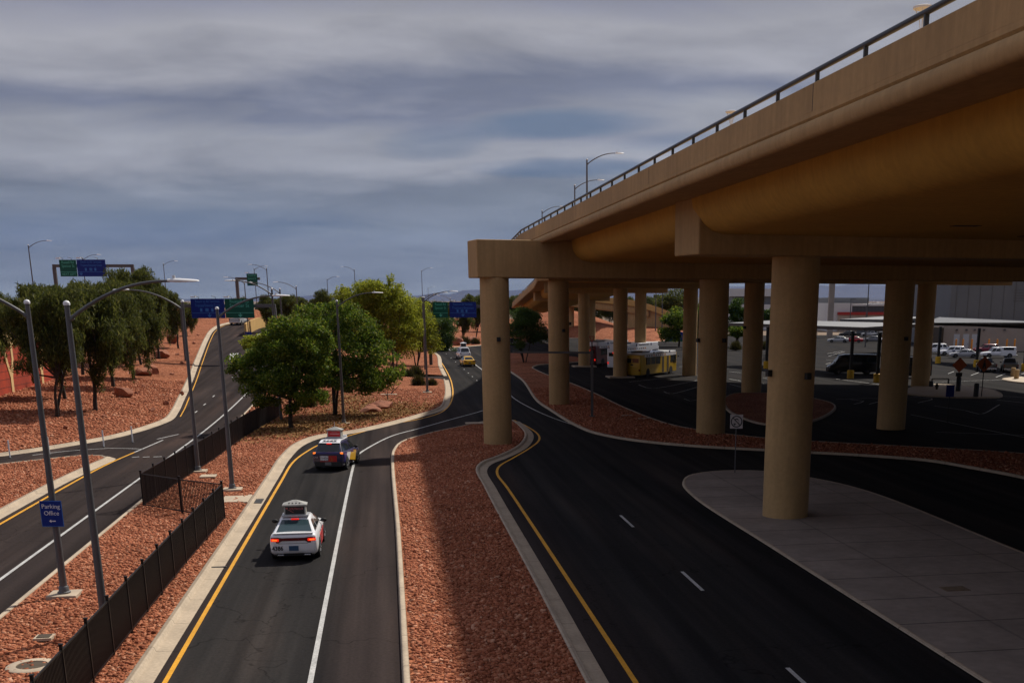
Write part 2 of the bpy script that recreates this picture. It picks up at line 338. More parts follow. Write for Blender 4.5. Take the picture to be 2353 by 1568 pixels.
# ------------------------------------------------------------------ sky and sun
SUNT = Vector((-.61, -.60, -1.0)).normalized()                  # the way the light travels
su = bpy.data.lights.new('sun', 'SUN'); su.energy = 5.0; su.angle = rad(2.); su.color = (1, .93, .82)
so = bpy.data.objects.new('sun', su); COL.objects.link(so); so.rotation_euler = SUNT.to_track_quat('-Z', 'Y').to_euler()
wd = bpy.data.worlds.new('World'); S.world = wd; wd.use_nodes = True
def sky():
    N, L = wd.node_tree.nodes, wd.node_tree.links; bg = N['Background']; bg.inputs['Strength'].default_value = .1
    s = N.new('ShaderNodeTexSky'); s.sky_type = 'NISHITA'; s.sun_disc = False; s.sun_elevation = math.asin(-SUNT.z); s.sun_rotation = math.atan2(-SUNT.x, -SUNT.y)
    s.dust_density = 1.5
    tc = N.new('ShaderNodeTexCoord'); sx = N.new('ShaderNodeSeparateXYZ'); L.new(tc.outputs['Generated'], sx.inputs[0])
    def math_(op, a, b=None, c=None):
        n = N.new('ShaderNodeMath'); n.operation = op
        for i, q in enumerate((a, b, c)):
            if q is None: continue
            if isinstance(q, (int, float)): n.inputs[i].default_value = q
            else: L.new(q, n.inputs[i])
        return n.outputs[0]
    zz = math_('ADD', math_('MAXIMUM', sx.outputs[2], 0.), .16)
    cx = math_('DIVIDE', sx.outputs[0], zz); cy = math_('DIVIDE', sx.outputs[1], zz)
    cb = N.new('ShaderNodeCombineXYZ'); L.new(cx, cb.inputs[0]); L.new(cy, cb.inputs[1])
    def noise(scale, loc, sc, det, rough, dist=.0, rot=14, src=cb):
        mp = N.new('ShaderNodeMapping'); mp.inputs['Location'].default_value = loc; mp.inputs['Scale'].default_value = sc; mp.inputs['Rotation'].default_value = (0, 0, rad(rot)); L.new(src.outputs[0], mp.inputs['Vector'])
        t = N.new('ShaderNodeTexNoise'); t.inputs['Scale'].default_value = scale; t.inputs['Detail'].default_value = det; t.inputs['Roughness'].default_value = rough; t.inputs['Distortion'].default_value = dist
        L.new(mp.outputs[0], t.inputs['Vector']); return t.outputs['Fac']
    n1 = noise(.8, (2.3, 5.1, 0), (.6, 1., 1), 5, .5, .6)
    n2 = noise(2.6, (7.7, 1.9, 0), (.8, 1., 1), 7, .54, .25, 8)
    # layered stratus: bands by height, bent and broken by the noise (values are ten times the radiance)
    zb = math_('ADD', sx.outputs[2], math_('MULTIPLY_ADD', n1, .13, -.065)); zb = math_('ADD', zb, math_('MULTIPLY_ADD', n2, .05, -.025)); zb = math_('MULTIPLY', zb, 3.)
    r = ramp(N, [(.0, (2.75, 3.0, 3.2)), (.12, (2.4, 2.65, 2.9)), (.22, (2.2, 2.38, 2.68)), (.31, (3.6, 3.6, 3.85)), (.365, (3.5, 3.5, 3.75)), (.42, (1.85, 1.95, 2.5)), (.48, (3.2, 3.15, 3.4)), (.56, (3.9, 3.8, 4.0)), (.64, (2.3, 2.3, 2.85)), (.72, (1.75, 1.75, 2.5)), (.85, (2.3, 2.3, 2.95)), (1., (2.6, 2.6, 3.1))]); L.new(zb, r.inputs[0])
    fine = N.new('ShaderNodeMapRange'); fine.inputs[1].default_value = .3; fine.inputs[2].default_value = .7; fine.inputs[3].default_value = .8; fine.inputs[4].default_value = 1.22; L.new(n2, fine.inputs[0])
    vf = N.new('ShaderNodeVectorMath'); vf.operation = 'SCALE'; L.new(r.outputs[0], vf.inputs[0]); L.new(fine.outputs[0], vf.inputs['Scale']); col = vf.outputs[0]
    # slate blue gaps in the cloud
    yy = math_('MAXIMUM', sx.outputs[1], .05); az = math_('DIVIDE', sx.outputs[0], yy); el = math_('DIVIDE', sx.outputs[2], yy)
    ns = math_('MULTIPLY_ADD', n2, 2.6, -1.3)
    for gx, gy, gw, gh, k_ in ((1290, 288, 210, 30, .68), (1335, 383, 220, 20, .62), (1010, 325, 110, 36, .35), (1560, 330, 160, 26, .4), (330, 520, 420, 40, .3)):
        d = ray(gx, gy); a0, e0 = d[0]/d[1], d[2]/d[1]; w_, h_ = gw/FPX, gh/FPX
        u = math_('MULTIPLY_ADD', az, 1/w_, -a0/w_); v = math_('MULTIPLY_ADD', el, 1/h_, -e0/h_); v = math_('ADD', v, math_('MULTIPLY', u, -.35))
        q = math_('ADD', math_('ADD', math_('MULTIPLY', u, u), math_('MULTIPLY', v, v)), ns)
        g = N.new('ShaderNodeMapRange'); g.interpolation_type = 'SMOOTHSTEP'; g.inputs[1].default_value = 1.6; g.inputs[2].default_value = .0; g.inputs[3].default_value = 0; g.inputs[4].default_value = k_; L.new(q, g.inputs[0])
        mg = N.new('ShaderNodeMix'); mg.data_type = 'RGBA'; L.new(g.outputs[0], mg.inputs[0]); L.new(col, mg.inputs[6]); mg.inputs[7].default_value = (.75, 1.35, 2.3, 1); col = mg.outputs[2]
    # sky out of view lifted overhead and behind, added as fill light
    hi = N.new('ShaderNodeMapRange'); hi.interpolation_type = 'SMOOTHSTEP'; hi.inputs[1].default_value = .26; hi.inputs[2].default_value = .6; L.new(sx.outputs[2], hi.inputs[0])
    bk = N.new('ShaderNodeMapRange'); bk.interpolation_type = 'SMOOTHSTEP'; bk.inputs[1].default_value = .35; bk.inputs[2].default_value = -.5; L.new(sx.outputs[1], bk.inputs[0])
    bz = N.new('ShaderNodeMapRange'); bz.interpolation_type = 'SMOOTHSTEP'; bz.inputs[1].default_value = .0; bz.inputs[2].default_value = .2; L.new(sx.outputs[2], bz.inputs[0])
    # unseen sky: brightening added at left, dimming behind and right, to model the columns
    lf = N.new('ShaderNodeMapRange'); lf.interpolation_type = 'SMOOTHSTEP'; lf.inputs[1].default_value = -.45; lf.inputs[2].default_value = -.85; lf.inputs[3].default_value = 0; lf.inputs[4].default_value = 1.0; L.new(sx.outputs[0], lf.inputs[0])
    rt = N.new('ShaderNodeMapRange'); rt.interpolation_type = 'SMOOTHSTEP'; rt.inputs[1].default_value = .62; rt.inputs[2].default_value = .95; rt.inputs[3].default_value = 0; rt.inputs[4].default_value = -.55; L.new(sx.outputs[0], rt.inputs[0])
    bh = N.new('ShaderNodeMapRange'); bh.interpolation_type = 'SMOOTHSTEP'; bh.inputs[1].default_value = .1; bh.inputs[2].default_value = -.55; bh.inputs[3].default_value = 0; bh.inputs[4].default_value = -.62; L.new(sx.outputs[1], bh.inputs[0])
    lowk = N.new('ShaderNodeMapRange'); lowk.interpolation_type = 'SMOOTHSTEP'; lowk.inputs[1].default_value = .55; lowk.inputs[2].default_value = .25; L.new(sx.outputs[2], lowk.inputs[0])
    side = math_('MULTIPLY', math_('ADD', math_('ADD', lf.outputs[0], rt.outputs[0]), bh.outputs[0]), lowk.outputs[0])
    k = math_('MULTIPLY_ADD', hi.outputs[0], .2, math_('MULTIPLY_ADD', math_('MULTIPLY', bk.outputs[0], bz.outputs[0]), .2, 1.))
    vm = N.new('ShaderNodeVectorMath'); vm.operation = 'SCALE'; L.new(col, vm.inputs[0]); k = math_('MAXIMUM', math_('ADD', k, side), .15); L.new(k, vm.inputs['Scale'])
    # mostly cloud, a little clear Nishita sky through it
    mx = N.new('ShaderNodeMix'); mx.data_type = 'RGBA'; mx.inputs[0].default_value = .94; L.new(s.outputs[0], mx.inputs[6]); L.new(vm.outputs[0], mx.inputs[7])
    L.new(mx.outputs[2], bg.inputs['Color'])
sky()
S.view_settings.view_transform = 'Standard'; S.view_settings.look = 'None'; S.view_settings.exposure = 0; S.view_settings.gamma = 1
S.cycles.max_bounces = 6; S.cycles.diffuse_bounces = 2; S.cycles.glossy_bounces = 3

# ------------------------------------------------------------------ ground and asphalt
def gridmesh(name, xs, ys, fz, m):
    X, Y = np.meshgrid(xs, ys); Z = fz(X, Y); v = np.stack([X, Y, Z], -1).reshape(-1, 3)
    n = len(xs); i = np.arange((len(ys)-1)*n).reshape(-1, n)[:, :-1].ravel()
    return npmesh(name, v, np.stack([i, i+1, i+n+1, i+n], 1), m, smooth=True)
xs = np.concatenate([-np.geomspace(30000, 130, 24), np.arange(-120, 121, 6), np.geomspace(130, 30000, 24)])
ys = np.concatenate([[-3000, -300, -40, 0], np.arange(6, 420, 6), np.geomspace(430, 26000, 26)])
def gz(X, Y): return hz(X, Y)*(1-sm(350, 900, Y))*(1-sm(150, 500, -X))-.3
struct(gridmesh('ground', xs, ys, gz, M['desert']))
struct(gridmesh('road', np.arange(-78, 141, 2.), np.arange(-14, 335, 2.), lambda X, Y: hz(X, Y), M['asphalt']))

def cat(pts, step=.7, closed=False):             # smooth curve through 2-D points
    p = [np.array(q[:2], float) for q in pts]; n = len(p); out = []
    seg = n if closed else n-1
    for i in range(seg):
        p1, p2 = p[i], p[(i+1) % n]
        p0 = p[(i-1) % n] if closed or i > 0 else 2*p1-p2
        p3 = p[(i+2) % n] if closed or i < n-2 else 2*p2-p1
        d = [max(np.linalg.norm(b-a), 1e-4)**.5 for a, b in ((p0, p1), (p1, p2), (p2, p3))]
        t0, t1 = 0, d[0]; t2 = t1+d[1]; t3 = t2+d[2]; m = max(1, int(np.linalg.norm(p2-p1)/step))
        for k in range(m):
            t = t1+(t2-t1)*k/m
            A1 = (t1-t)/(t1-t0)*p0+(t-t0)/(t1-t0)*p1; A2 = (t2-t)/(t2-t1)*p1+(t-t1)/(t2-t1)*p2; A3 = (t3-t)/(t3-t2)*p2+(t-t2)/(t3-t2)*p3
            B1 = (t2-t)/(t2-t0)*A1+(t-t0)/(t2-t0)*A2; B2 = (t3-t)/(t3-t1)*A2+(t-t1)/(t3-t1)*A3
            out.append((t2-t)/(t2-t1)*B1+(t-t1)/(t2-t1)*B2)
    if not closed: out.append(p[-1])
    return out
def normals(path, closed=False):
    q = np.array(path); n = len(q)
    if closed: d = np.roll(q, -1, 0)-np.roll(q, 1, 0)
    else: d = np.gradient(q, axis=0)
    d /= np.maximum(np.linalg.norm(d, axis=1, keepdims=True), 1e-6)
    return np.stack([d[:, 1], -d[:, 0]], 1)      # right-hand side of travel
def ribbon(name, path, prof, m, closed=False, dz=0.):
    """prof: (offset to the right, height); UV x = metres along, y = 0..1 across"""
    q = np.array(path); nr = normals(path, closed); k = len(prof); n = len(q)
    if closed: q = np.vstack([q, q[:1]]); nr = np.vstack([nr, nr[:1]]); n += 1
    s = np.concatenate([[0], np.cumsum(np.linalg.norm(np.diff(q, axis=0), axis=1))]); base = hz(q[:, 0], q[:, 1])+dz
    V = np.zeros((n, k, 3))
    for j, (o, h) in enumerate(prof):
        V[:, j, :2] = q+nr*o; V[:, j, 2] = base+h
    i = (np.arange(n-1)[:, None]*k+np.arange(k-1)[None]).ravel()
    F = np.stack([i, i+k, i+k+1, i+1], 1)
    o = npmesh(name, V.reshape(-1, 3), F, m)
    uv = o.data.uv_layers.new(name='UVMap'); U = np.zeros((n, k, 2)); U[:, :, 0] = s[:, None]; U[:, :, 1] = np.linspace(0, 1, k)[None]
    uv.data.foreach_set('uv', U.reshape(-1, 2)[F.ravel()].astype(np.float32).ravel())
    return o
GUT = [(-.03, .10), (-.02, .155), (.11, .16), (.15, .14), (.19, .025), (.21, .022), (.62, .014), (.64, .003)]
KRB = [(-.03, .10), (-.02, .155), (.11, .16), (.15, .14), (.19, .004)]
def kerb(path, side=1, gutter=True, closed=False):
    pr = GUT if gutter else KRB
    if side < 0: pr = [(-o, h) for o, h in pr]
    return struct(ribbon('kerb', path, pr, M['kerb'], closed))
def line(path, w, m, dz=.008, name='road_marking'):
    return struct(ribbon(name, path, [(-w/2, 0), (w/2, 0)], m, dz=dz))
def inside(poly, X, Y):
    poly = np.asarray(poly)[:, :2]; c = np.zeros(np.shape(X), bool)
    for (x1, y1), (x2, y2) in zip(poly, np.roll(poly, -1, 0)):
        if y1 == y2: continue
        c ^= ((y1 > Y) != (y2 > Y)) & (X < (x2-x1)*(Y-y1)/(y2-y1)+x1)
    return c
def dist(path, X, Y):
    q = np.asarray(path)[:, :2]; best = np.full(np.shape(X), 1e9)
    for a, b in zip(q[:-1], q[1:]):
        ab = b-a; t = np.clip(((X-a[0])*ab[0]+(Y-a[1])*ab[1])/max(ab@ab, 1e-9), 0, 1)
        best = np.minimum(best, (X-a[0]-t*ab[0])**2+(Y-a[1]-t*ab[1])**2)
    return np.sqrt(best)
def island(name, poly, fz, m, step=2.5, lift=.13):
    poly = [tuple(map(float, q[:2])) for q in poly]
    q = np.array(poly); (x0, y0), (x1, y1) = q.min(0), q.max(0)
    x0, x1 = max(x0, -150), min(x1, 170)
    X, Y = np.meshgrid(np.arange(x0, x1, step), np.arange(y0, y1, step)); X = X.ravel()+.01; Y = Y.ravel()+.013
    k = inside(poly, X, Y); X, Y = X[k], Y[k]; k = dist(poly+poly[:1], X, Y) > step*.4; X, Y = X[k], Y[k]
    pts = [Vector(p) for p in poly]+[Vector((a, b)) for a, b in zip(X, Y)]
    r = delaunay_2d_cdt(pts, [], [list(range(len(poly)))], 1, 1e-4)
    v = np.array([tuple(p) for p in r[0]]); z = fz(v[:, 0], v[:, 1])+lift
    f = [t for t in r[2] if len(t) == 3]
    return struct(npmesh(name, np.column_stack([v, z]), np.array(f), m, smooth=True))

# ---- the upper left slope with the tree row
I1px = [(0, 1045), (66, 1036), (150, 1022.6), (239, 1007), (300.6, 991.7), (336, 980.6), (376, 965), (393.5, 945), (407, 919), (429, 874), (447, 830), (470, 778), (482, 760), (500, 748.5), (520, 743), (545, 738)]
k1 = [G(x, y)[:2] for x, y in I1px]; k1 = [(-46, 72.)]+k1
k1s = cat(k1, 1.2)
poly1 = k1s+[(k1s[-1][0]+4, 330.), (-150, 330.), (-150, 66.)]
def hz1(X, Y):
    X = np.asarray(X, float); Y = np.asarray(Y, float)
    d = dist(k1s, X, Y)*inside(poly1, X, Y); return hz(X, Y)+np.minimum(.075*np.maximum(d-1.5, 0), 2.3)
island('gravel_bed', poly1, hz1, M['gravel'], 2.)
kerb(k1s, 1, True)
def G1(x, y): return hit(x, y, lambda a, b: hz1(a, b)+.13)
# ---- triangle island at the left
I2 = [G(*q)[:2] for q in ((-260, 1110), (0, 1071), (100, 1059.5), (195, 1050), (232, 1051))]
I2 += [(-18.0, 78.6), (-18.12, 76.), (-18.5, 68.3), (-18.6, 59.), (-18.6, 35.)]
I2s = cat(I2, .8); island('gravel_bed', I2s, hz, M['gravel'], 1.5); kerb(I2s, -1, True)
# ---- median between the left ramp and the taxi ramp
Lk = [(-12.35, y) for y in (-12, 20, 40, 62, 85, 110, 130)]
Mk = [(-7.15, -12), (-7.15, 30), (-7.1, 57), (-7.1, 70), (-7.1, 76.6), (-6.6, 84.8), (-5.4, 89.2), (-3.2, 91.8), (-1., 96.), (2.3, 104.4), (4.3, 110.5), (5.5, 122.9), (6.6, 146), (7.4, 180), (8.0, 238), (2., 262), (-14, 275), (-30, 282)]
Lks = cat(Lk, 1.2); Mks = cat(Mk, .8)
i3a = [p for p in Mks if p[1] < 152]
poly3 = Lks+[(-9.8, 146.), (-4, 151.)]+i3a[::-1]
island('gravel_bed', poly3, hz, M['gravel'], 1.6); kerb(Lks, -1, False); kerb(i3a, 1, True)
i3b = [p for p in Mks if p[1] >= 160]
Lk2 = cat([(-3, 158.), (-10.5, 163.5), (-15.4, 168.), (-17.6, 176.), (-18.8, 190.), (-19.4, 215.), (-16., 240.), (-8., 258.)], 1.5)
poly3b = Lk2[::-1]+i3b[:1]+[p for p in i3b if p[1] < 262]
island('gravel_bed', poly3b, hz, M['gravel'], 3.); kerb(Lk2, -1, False); kerb([p for p in i3b if p[1] < 262], 1, True)
# ---- centre median with the outrigger column
I5L = [(.15, -12), (.15, 30), (.15, 50), (.05, 74), (.2, 79.6), (.9, 84.6), (3., 89.5), (6., 94.6), (8.2, 98.2), (9.4, 99.2)]
I5R = [(9.9, 98.), (10., 94.), (9.8, 87.4), (8.5, 80.3), (6.6, 75.), (5.5, 72.6), (4.85, 69.5), (4.75, 62), (4.75, 40), (4.7, 28), (4.7, -12)]
a5, b5 = cat(I5L, .6), cat(I5R, .5)
island('gravel_bed', a5+b5, hz, M['gravel'], 1.2); kerb(a5, -1, False); kerb(b5, -1, True)
# ---- gravel between the right ramp and the bus lot
lo = [G(*q)[:2] for q in ((1150, 833), (1172, 853), (1202, 874.5), (1237.6, 923), (1264, 941), (1326, 978.5), (1370, 996), (1436.6, 1009.5), (1503, 1018), (1609, 1027), (1761, 1035.5), (1883, 1042), (1959, 1046), (2127, 1058.6), (2228, 1075), (2352, 1098.5), (2560, 1150))]
up = [G(*q)[:2] for q in ((2560, 1072), (2352, 1046), (2100, 1030), (1883, 1018), (1720, 1006), (1610, 992), (1539, 978), (1445, 944), (1364, 905), (1313, 883), (1263.8, 865.8), (1230, 851), (1222, 845), (1240, 838.5), (1268, 836.5), (1328, 832))]
los, ups = cat(lo, .9), cat(up, .9); poly6 = los+ups+[G(1330, 822)[:2], G(1250, 812)[:2], G(1170, 812)[:2]]
island('gravel_bed', poly6, hz, M['gravel'], 2.); kerb(los, 1, False); kerb(ups, 1, False)
# ---- dark gravel islands under the deck
for px in (((1700, 905), (1770, 905), (1900, 925), (1905, 950), (1830, 975), (1770, 977), (1699, 958), (1668, 935), (1672, 912)),):
    p = cat([G(*q)[:2] for q in px], .9, True); island('gravel_bed', p, hz, M['gravel'], 1.5); kerb(p, -1, False, True)
# ---- far gravel: beyond the fork and the banks at the right
fr = cat([G(*q)[:2] for q in ((960, 801.5), (1023.5, 800), (1045, 798.2), (1075, 796), (1102, 793.7), (1140, 790.5), (1210, 787))], 2)
island('gravel_bed', fr+[(70, 420), (-40, 420)], lambda X, Y: hz(X, Y)+.02*np.maximum(np.asarray(Y)-262, 0)*sm(262, 300, Y), M['gravel'], 5.); kerb(fr, 1, False)
# ---- sidewalk under the deck
sw = [(24.4, -12), (24.35, 40), (24.3, 57.5), (23.2, 62.), (21.3, 65.3), (19., 65.9), (16.9, 64.8), (15.6, 62.), (14.95, 57.), (14.9, 44), (14.95, 30), (15., -12)]
sws = cat(sw, .7)
struct(island('sidewalk', sws, hz, M['pave'], 2., .148)); kerb(sws, -1, False)
# ---- pale traffic islands in the lot at the right
p = cat([G(*q)[:2] for q in ((2090, 893), (2150, 884), (2250, 892), (2292, 903), (2285, 914), (2200, 914), (2100, 908))], .9, True)
struct(island('traffic_island', p, hz, M['pad'], 2., .14)); kerb(p, -1, False, True)
p = cat([G(*q)[:2] for q in ((2304, 872), (2370, 866), (2420, 874), (2360, 881))], .9, True)
struct(island('traffic_island', p, hz, M['pad'], 2., .14)); kerb(p, -1, False, True)

# ------------------------------------------------------------------ painted lines
line(cat([(-6.2, -10), (-6.2, 66), (-6.15, 75), (-5.75, 79.6), (-4.8, 85.2), (-3., 90), (0, 97.4), (2.4, 101.6), (4.1, 106), (5.1, 111), (6.3, 122.8), (7.5, 146), (8.3, 180), (8.8, 225)], .9), .14, M['yellow'])
line(cat([(-2.4, -10), (-2.4, 72), (-2.3, 77.5), (-1.4, 83), (.2, 89.5), (2., 93.6), (5.2, 101.2), (8.1, 108.), (11.2, 117), (12.6, 132), (13.2, 152), (13.5, 190), (13.8, 225)], .9), .15, M['white'])
line(cat([(6.05, -10), (6., 62), (5.95, 68), (6.4, 71.2), (7.6, 74.8), (9.2, 79.6), (10.4, 84), (10.85, 88), (10.7, 94), (10.2, 99.4)], .6), .15, M['yellow'])
for y in np.arange(-9.8, 52, 12): line(cat([(10.4, y), (10.4, y+3.)], 1.5), .13, M['white'])
line(cat([(13., 134.), (12.6, 122), (13.1, 108), (13.9, 99), (15.2, 91), (15.9, 88.6)], .8), .13, M['white'])
lyy = [(-17.55, -10), (-17.55, 66), (-17.35, 76.), (-16.9, 82)]; line(cat(lyy, 1), .15, M['yellow'])
line(cat([(-16.9, 82), (-16.3, 89)], 1), .12, M['white'])
kk = np.array(k1s); nn = normals(k1s); off = [tuple(q+n_*1.0) for q, n_ in zip(kk, nn)]
line([o for o in off if o[1] > 104.5], .1, M['yellow'])
line(cat([(-14.2, -10), (-14.2, 80), (-14.2, 140.)], 1.2), .14, M['white'])
line(cat([(-14.2, 140), (-15.2, 152)], 1.2), .14, M['white'])
rr = cat([(-17.2, 168), (-18.9, 176.), (-20.3, 190.), (-20.9, 214.), (-18., 236.)], 1.2); line(rr, .16, M['white'])
for y in (108, 114, 121, 130, 139, 147): line(cat([(-16.6-.016*(y-90), y), (-16.6-.016*(y-90), y+1.4)], 1), .12, M['white'])
line(cat([G(75, 1045)[:2], G(150, 1036)[:2], G(252, 1029)[:2], G(330, 1031)[:2]], 1.), .12, M['white'])
line(cat([G(361, 1008)[:2], G(410, 997)[:2]], 1.), .12, M['white'])
for q in ((303, 1050, 320, 1048.5), (328, 1049.5, 344, 1048.5), (352, 1049, 372, 1048)): line([G(q[0], q[1])[:2], G(q[2], q[3])[:2]], .16, M['white'])
gp = [G(*q)[:2] for q in ((527.5, 826), (528, 812), (549, 811), (541, 817))]
island('road_marking', gp, hz, M['white'], 3., .012)
gp = [G(*q)[:2] for q in ((1024, 800.5), (1033, 805.5), (1052, 801.5))]; island('road_marking', gp, hz, M['white'], 3., .012)
for y in (150, 158, 166, 175, 185, 197, 211, 228): line([(10.9, y), (10.9, y+1.2)], .14, M['white'])
def pxline(pts, w=.12): line(cat([G(*q)[:2] for q in pts], 1.5), w, M['white'])
for q in (((1445, 877), (1500, 871), (1575, 863.5)), ((1609, 872), (1497, 891.5), (1467, 883.5)), ((1609, 887), (1539, 904), (1525, 899)), ((1607, 916.5), (1585, 920.5), (1571, 915.5)),
          ((1675, 870), (1701, 874.5)), ((1676, 882), (1708, 890)), ((1675, 853), (1702, 856)), ((1752, 868), (1775, 871)), ((1752, 880), (1772, 883)), ((1600, 862), (1625, 866), (1660, 864)), ((1610, 838), (1640, 845)), ((1610, 850), (1640, 856)),
          ((1920, 917), (1990, 914.5), (2026, 914.5)), ((1953, 917), (1984, 921), (1961, 928)), ((1996, 928), (2026, 920)), ((2092, 910.5), (2140, 915), (2108, 925)),
          ((2146, 932), (2218, 942.6), (2249, 950.6), (2296, 929)), ((2092, 952), (2200, 974), (2352, 1004)), ((2178, 858), (2191, 853)), ((2230, 862), (2251.5, 854)), ((2287.6, 866), (2309, 858)), ((2340, 862), (2352, 857)),
          ((1897, 826), (1925, 829)), ((1897, 836), (1908, 833)), ((1900, 812), (1935, 806)), ((1903, 818), (1940, 807)), ((1920, 870), (2030, 884)), ((2290, 918), (2352, 925)), ((2285, 908), (2352, 913)), ((2150, 992), (2352, 999)), ((2098, 879), (2350, 870)),
          ((1560, 842), (1600, 838)), ((1620, 812), (1660, 815)), ((1620, 822), (1662, 826)), ((1752, 838), (1775, 840)), ((1750, 848), (1776, 851))): pxline(q)

# ------------------------------------------------------------------ loose stones on the gravel
def stones(poly, fz, dens, lo_, hi_, lift=.12, lim=(-.12, 1.12)):
    q = np.asarray([p[:2] for p in poly], float); (x0, y0), (x1, y1) = q.min(0), q.max(0); x0 = max(x0, -75); x1 = min(x1, 60); y0 = max(y0, 24); y1 = min(y1, 135)
    n = int((x1-x0)*(y1-y0)*dens); X = rng.uniform(x0, x1, n); Y = rng.uniform(y0, y1, n)
    xr = X*ca-Y*sa; yf = X*sa+Y*ca; dep = yf*CP+(CAMH)*SP; u = (PX+FPX*xr/dep)/W0; v = (PY-FPX*(yf*SP-CAMH*CP)/dep)/H0
    k = (u > lim[0]) & (u < lim[1]) & (v < 1.1); X, Y = X[k], Y[k]
    k = inside(poly, X, Y); X, Y = X[k], Y[k]
    k = dist(list(poly)+[poly[0]], X, Y) > .12; X, Y = X[k], Y[k]; n = len(X)
    Z = fz(X, Y)+lift; dd = np.hypot(X, Y); s = rng.uniform(lo_, hi_, n)*rng.choice([.75, 1, 1, 1.35], n)
    c = np.array([[i, j, k_] for k_ in (-1, 1) for j in (-1, 1) for i in (-1, 1)], float)
    b = c[None]*rng.uniform(.55, 1., (n, 8, 1)); b[:, 4:, :2] *= rng.uniform(.35, .9, (n, 1, 1))
    b *= (s/2)[:, None, None]*np.stack([rng.uniform(.8, 1.5, n), rng.uniform(.6, 1., n), rng.uniform(.4, .75, n)], 1)[:, None]
    a = rng.uniform(0, 6.28, n); t = rng.normal(0, .35, n); C_, S_ = np.cos(a)[:, None], np.sin(a)[:, None]
    x, y, z = b[..., 0], b[..., 1], b[..., 2]; x, z = x*np.cos(t)[:, None]-z*np.sin(t)[:, None], x*np.sin(t)[:, None]+z*np.cos(t)[:, None]
    x, y = x*C_-y*S_, x*S_+y*C_
    V = np.stack([x+X[:, None], y+Y[:, None], z+Z[:, None]+(s*.12)[:, None]], -1)
    f = np.array([(0, 2, 3, 1), (4, 5, 7, 6), (0, 1, 5, 4), (1, 3, 7, 5), (3, 2, 6, 7), (2, 0, 4, 6)])
    return V.reshape(-1, 3), (np.arange(n)[:, None, None]*8+f[None]).reshape(-1, 4)
def stonebed(poly, fz, dens, lo_, hi_):
    V, F = stones(poly, fz, dens, lo_, hi_); o = npmesh('gravel', V, F, M['stone']); o['kind'] = 'stuff'; return o
stonebed(a5+b5, hz, 125, .075, .15)
stonebed([p for p in poly3 if p[1] < 90]+[(-5.6, 89.9)] if False else [p for p in Lks if p[1] < 86]+[p for p in i3a if p[1] < 86][::-1], hz, 115, .075, .15)
stonebed([p for p in Lks if p[1] > 86]+[(-9.8, 146.), (-4, 151.)]+[p for p in i3a if p[1] > 86][::-1], hz, 34, .11, .2)
stonebed(I2s, hz, 80, .09, .16)
stonebed(poly1, hz1, 30, .13, .24)
stonebed(poly6, hz, 26, .1, .18)
# ------------------------------------------------------------------ the overpass
def interp(t, y): 
    t = np.array(t); return float(np.interp(y, t[:, 0], t[:, 1]))
EL = [(-30, 10.45), (95, 10.45), (112, 11.3), (130, 14.3), (150, 18.2), (175, 22), (205, 25), (300, 31)]
ER = [(-30, 76), (138, 76), (150, 43), (180, 42), (210, 42), (300, 42)]
ZL = [(-30, 13.5), (45, 13.5), (110, 13.3), (130, 13.2), (155, 12.95), (180, 12.5), (205, 11.7), (300, 7.9)]
YS = [-30, -10]+list(range(0, 90, 6))+[90, 95, 100, 105, 110, 116, 122, 130, 138, 146, 155, 165, 175, 185, 195, 205, 220, 240, 270, 300]
ov = thing('overpass', 'long tan concrete overpass on round columns with a dark tube railing', 'overpass')
def section(fn):
    return [[(x, y, z) for x, z in fn(interp(EL, y), interp(ER, y), interp(ZL, y))] for y in YS]
def part(name, fn, m=None, smooth=40):
    return MB().loft(section(fn)).build(name, m or M['tan'], ov, smooth)
nose = lambda e, s, z: [(e, z+.50), (e+s*.05, z+.45), (e+s*.05, z+.41), (e-s*.06, z+.40), (e-s*.12, z+.34), (e-s*.145, z+.22), (e-s*.12, z+.08), (e-s*.05, z+.01), (e+s*.06, z)]
def deckfn(e, r, z): return nose(e, 1, z)+[(e+2.25, z+.22), (r-2.25, z+.22)]+nose(r, -1, z)[::-1]+[(r, z+.62), (e, z+.62)]
part('deck', deckfn)
rnd = lambda e, s, z: [(e+s*2.05, z+.217), (e+s*2.07, z-.15), (e+s*2.17, z-.5), (e+s*2.4, z-.82), (e+s*2.75, z-1.06), (e+s*3.2, z-1.18)]
part('box_girder', lambda e, r, z: rnd(e, 1, z)+rnd(r, -1, z)[::-1], M['girder'])
lp = part('parapet', lambda e, r, z: [(e, z+.622), (e, z+1.25), (e+.04, z+1.28), (e+.32, z+1.28), (e+.36, z+1.25), (e+.36, z+.622)])
part('parapet', lambda e, r, z: [(r, z+.622), (r, z+1.25), (r-.04, z+1.28), (r-.32, z+1.28), (r-.36, z+1.25), (r-.36, z+.622)])
for y in (-2.5, 10.2, 29.4, 48, 66.5, 85, 104):
    e, z = interp(EL, y), interp(ZL, y); MB().box((e-.0, y, z+.93), (.008, .03, .62)).build('joint', M['blackm'], ov)
for y in np.arange(-21.7, 230, 3.02):
    e, z = interp(EL, y), interp(ZL, y)
    MB().box((e+.18, y, z+1.41), (.09, .07, .28)).box((e+.18, y, z+1.286), (.2, .16, .012)).build('railing_post', M['rail'], ov)
MB().tube([(interp(EL, y)+.18, y, interp(ZL, y)+1.59) for y in YS], .065, 10).build('railing', M['rail'], ov, 60)
def cap(x0, y0, x1, y1, w, zb, zt, name='pier_cap'):
    dx, dy = x1-x0, y1-y0; l = math.hypot(dx, dy); return MB().box((l/2, 0, (zb+zt)/2), (l, w, zt-zb)).build(name, M['tan'], ov, bevel=.07, loc=(x0, y0, 0), rz=math.atan2(dy, dx))
cap(12.42, 49.6, 74, 60.4, 2.5, 11.5, 13.715)
